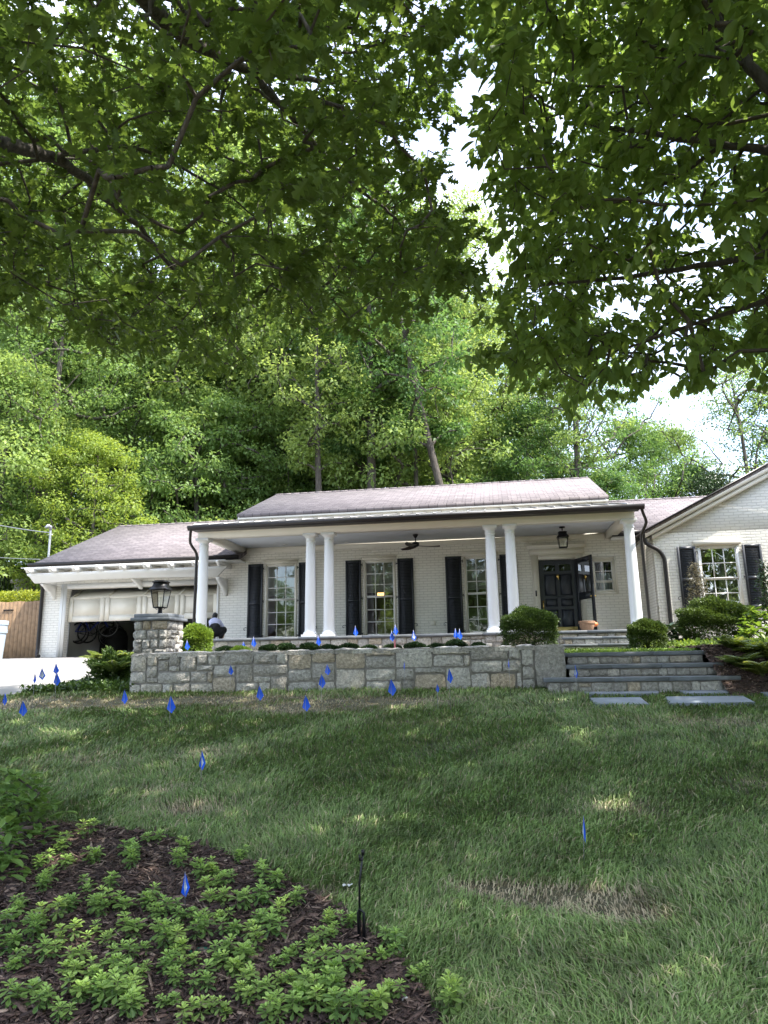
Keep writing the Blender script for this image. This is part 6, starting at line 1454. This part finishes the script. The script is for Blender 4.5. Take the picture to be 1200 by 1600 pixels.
place('mid', 128, 27.5, 'lime green sunlit tree over the left end of the garage roof', .68, mat='leaf_lime')
place('mid', -25, 27, 'bright green tree at the left photo edge above the wooden fence', .95)
place('mid', 225, 41, 'leafy tree behind the left of the broad rounded tree', 1.25)
place('tall2', 150, 44, 'tall dark tree behind the garage, first from the left', 1.0)
place('tall2', 300, 47, 'tall tree above the broad rounded tree', 1.05)
place('tall', 420, 46, 'tall tree right of the broad rounded tree', 1.0)
place('tall2', 500, 43, 'tall tree behind the left end of the main roof', .95)
place('tall', 700, 55, 'tall distant tree behind the leaning ivy clad trunk', .9)
place('thin', 508, 31.2, 'slim dark trunk between the rounded tree and the central tree', .75)
place('thin', 930, 33.5, 'upright dark trunk behind the right end of the main roof', .60)
place('thin', 555, 34, 'thin trunk close left of the slim tall trunk', .8)
place('mid', 1010, 43, 'leafy tree filling the lower sky gap right of the house ridge', .80)
place('tall', 790, 48, 'tall tree behind the leaning trunk, right of centre', .80)
place('mid', 1075, 52, 'distant green tree top behind the joint of the two roofs', .85)
place('sparse', 885, 36, 'airy tree right of the leaning trunk', .95)
place('tall2', 735, 44, 'tall tree closing the gap behind the leaning trunk', .85)
place('tall2', 860, 50, 'tall tree half hidden behind the small rounded tree', .72)
far = 'trees packed close in the wood behind the house'
for i, (px, Y, k, s_) in enumerate([(-140, 40, 'tall', 1.0), (-60, 52, 'tall2', 1.1), (60, 50, 'tall', 1.1), (220, 56, 'tall2', 1.15), (360, 58, 'tall', 1.1), (470, 57, 'tall2', 1.2), (580, 58, 'tall', 1.05), (640, 62, 'tall2', 1.0), (-260, 46, 'tall', 1.0), (40, 36, 'mid', 1.2), (760, 60, 'mid', 1.0), (1300, 46, 'tall', .9), (1420, 42, 'tall2', 1.0), (350, 40, 'mid', 1.3), (460, 39, 'mid', 1.1)]):
    place(k, px, Y, 'one of the close packed green trees deep in the wood behind the house', s_, far)
for i, (px, Y, s_) in enumerate([(-60, 30, 1.0), (40, 31, 1.1), (90, 35, 1.2), (180, 29.5, .9), (250, 31, 1.1), (400, 30.5, 1.1), (460, 32, 1.2), (520, 31.5, 1.1), (590, 32, 1.2), (660, 31.5, 1.1), (740, 32, 1.2), (800, 31.5, 1.0), (880, 32, 1.05), (1000, 34, .9), (1060, 38, .9), (1120, 36, .9), (120, 30, 1.0), (330, 30, 1.1), (-160, 31, 1.2), (700, 36, 1.4), (560, 36, 1.4), (480, 37, 1.5), (820, 37, 1.3)]):
    place('under', px, Y, 'one of the leafy understory bushes in a belt right behind the house', s_, 'understory bushes behind the house')
# dark magnolia at the right
o = place('mid', 1140, 36, 'dark leaved magnolia just above the wing roof rake', .52, mat='leaf_dark')
for i, (px, Y, s_, k_) in enumerate([(-120, 33, 1.25, 'tall'), (60, 34, 1.3, 'tall2'), (180, 37, 1.35, 'tall'), (330, 36, 1.25, 'tall2'), (430, 38, 1.15, 'tall'), (555, 41, 1.05, 'tall2')]):
    place(k_, px, Y, 'one of the close packed green trees deep in the wood behind the house', s_, far)
# unseen trees added on the right to shade the lawn
for i, (x, y, s_) in enumerate([(18.5, 3.5, .95), (17.0, 10.0, .85), (19.5, -4, .95)]):
    o = copy_thing(protoT['round'], (x, y, float(hgt(x, y))-.1), i*2.1, s_, 'one of the broad unseen trees added right of the lawn to shade it'); o['category'] = 'tree'; o['group'] = 'unseen trees added to shade the lawn'
# a tree across the street, mirrored in the windows
for x, y, s_, k in ((-22, -24, .9, 'round'), (-12, -26, .85, 'round'), (-3, -25, .9, 'round'), (5, -27, .8, 'round'), (-32, -22, .9, 'round'), (-8, -20, .9, 'under'), (-17, -20, 1, 'under'), (1, -21, .9, 'under'), (-14, -30, .7, 'tall'), (-6, -34, .65, 'tall2'), (36, -22, .6, 'mid'), (-30, -20, .8, 'mid')):
    o = copy_thing(protoT[k], (x, y, float(hgt(x, y))), tr.random()*6, s_, 'one of the trees standing across the street, seen mirrored in the windows'); o['category'] = 'tree'; o['group'] = 'trees across the street'
bpy.context.view_layer.update()
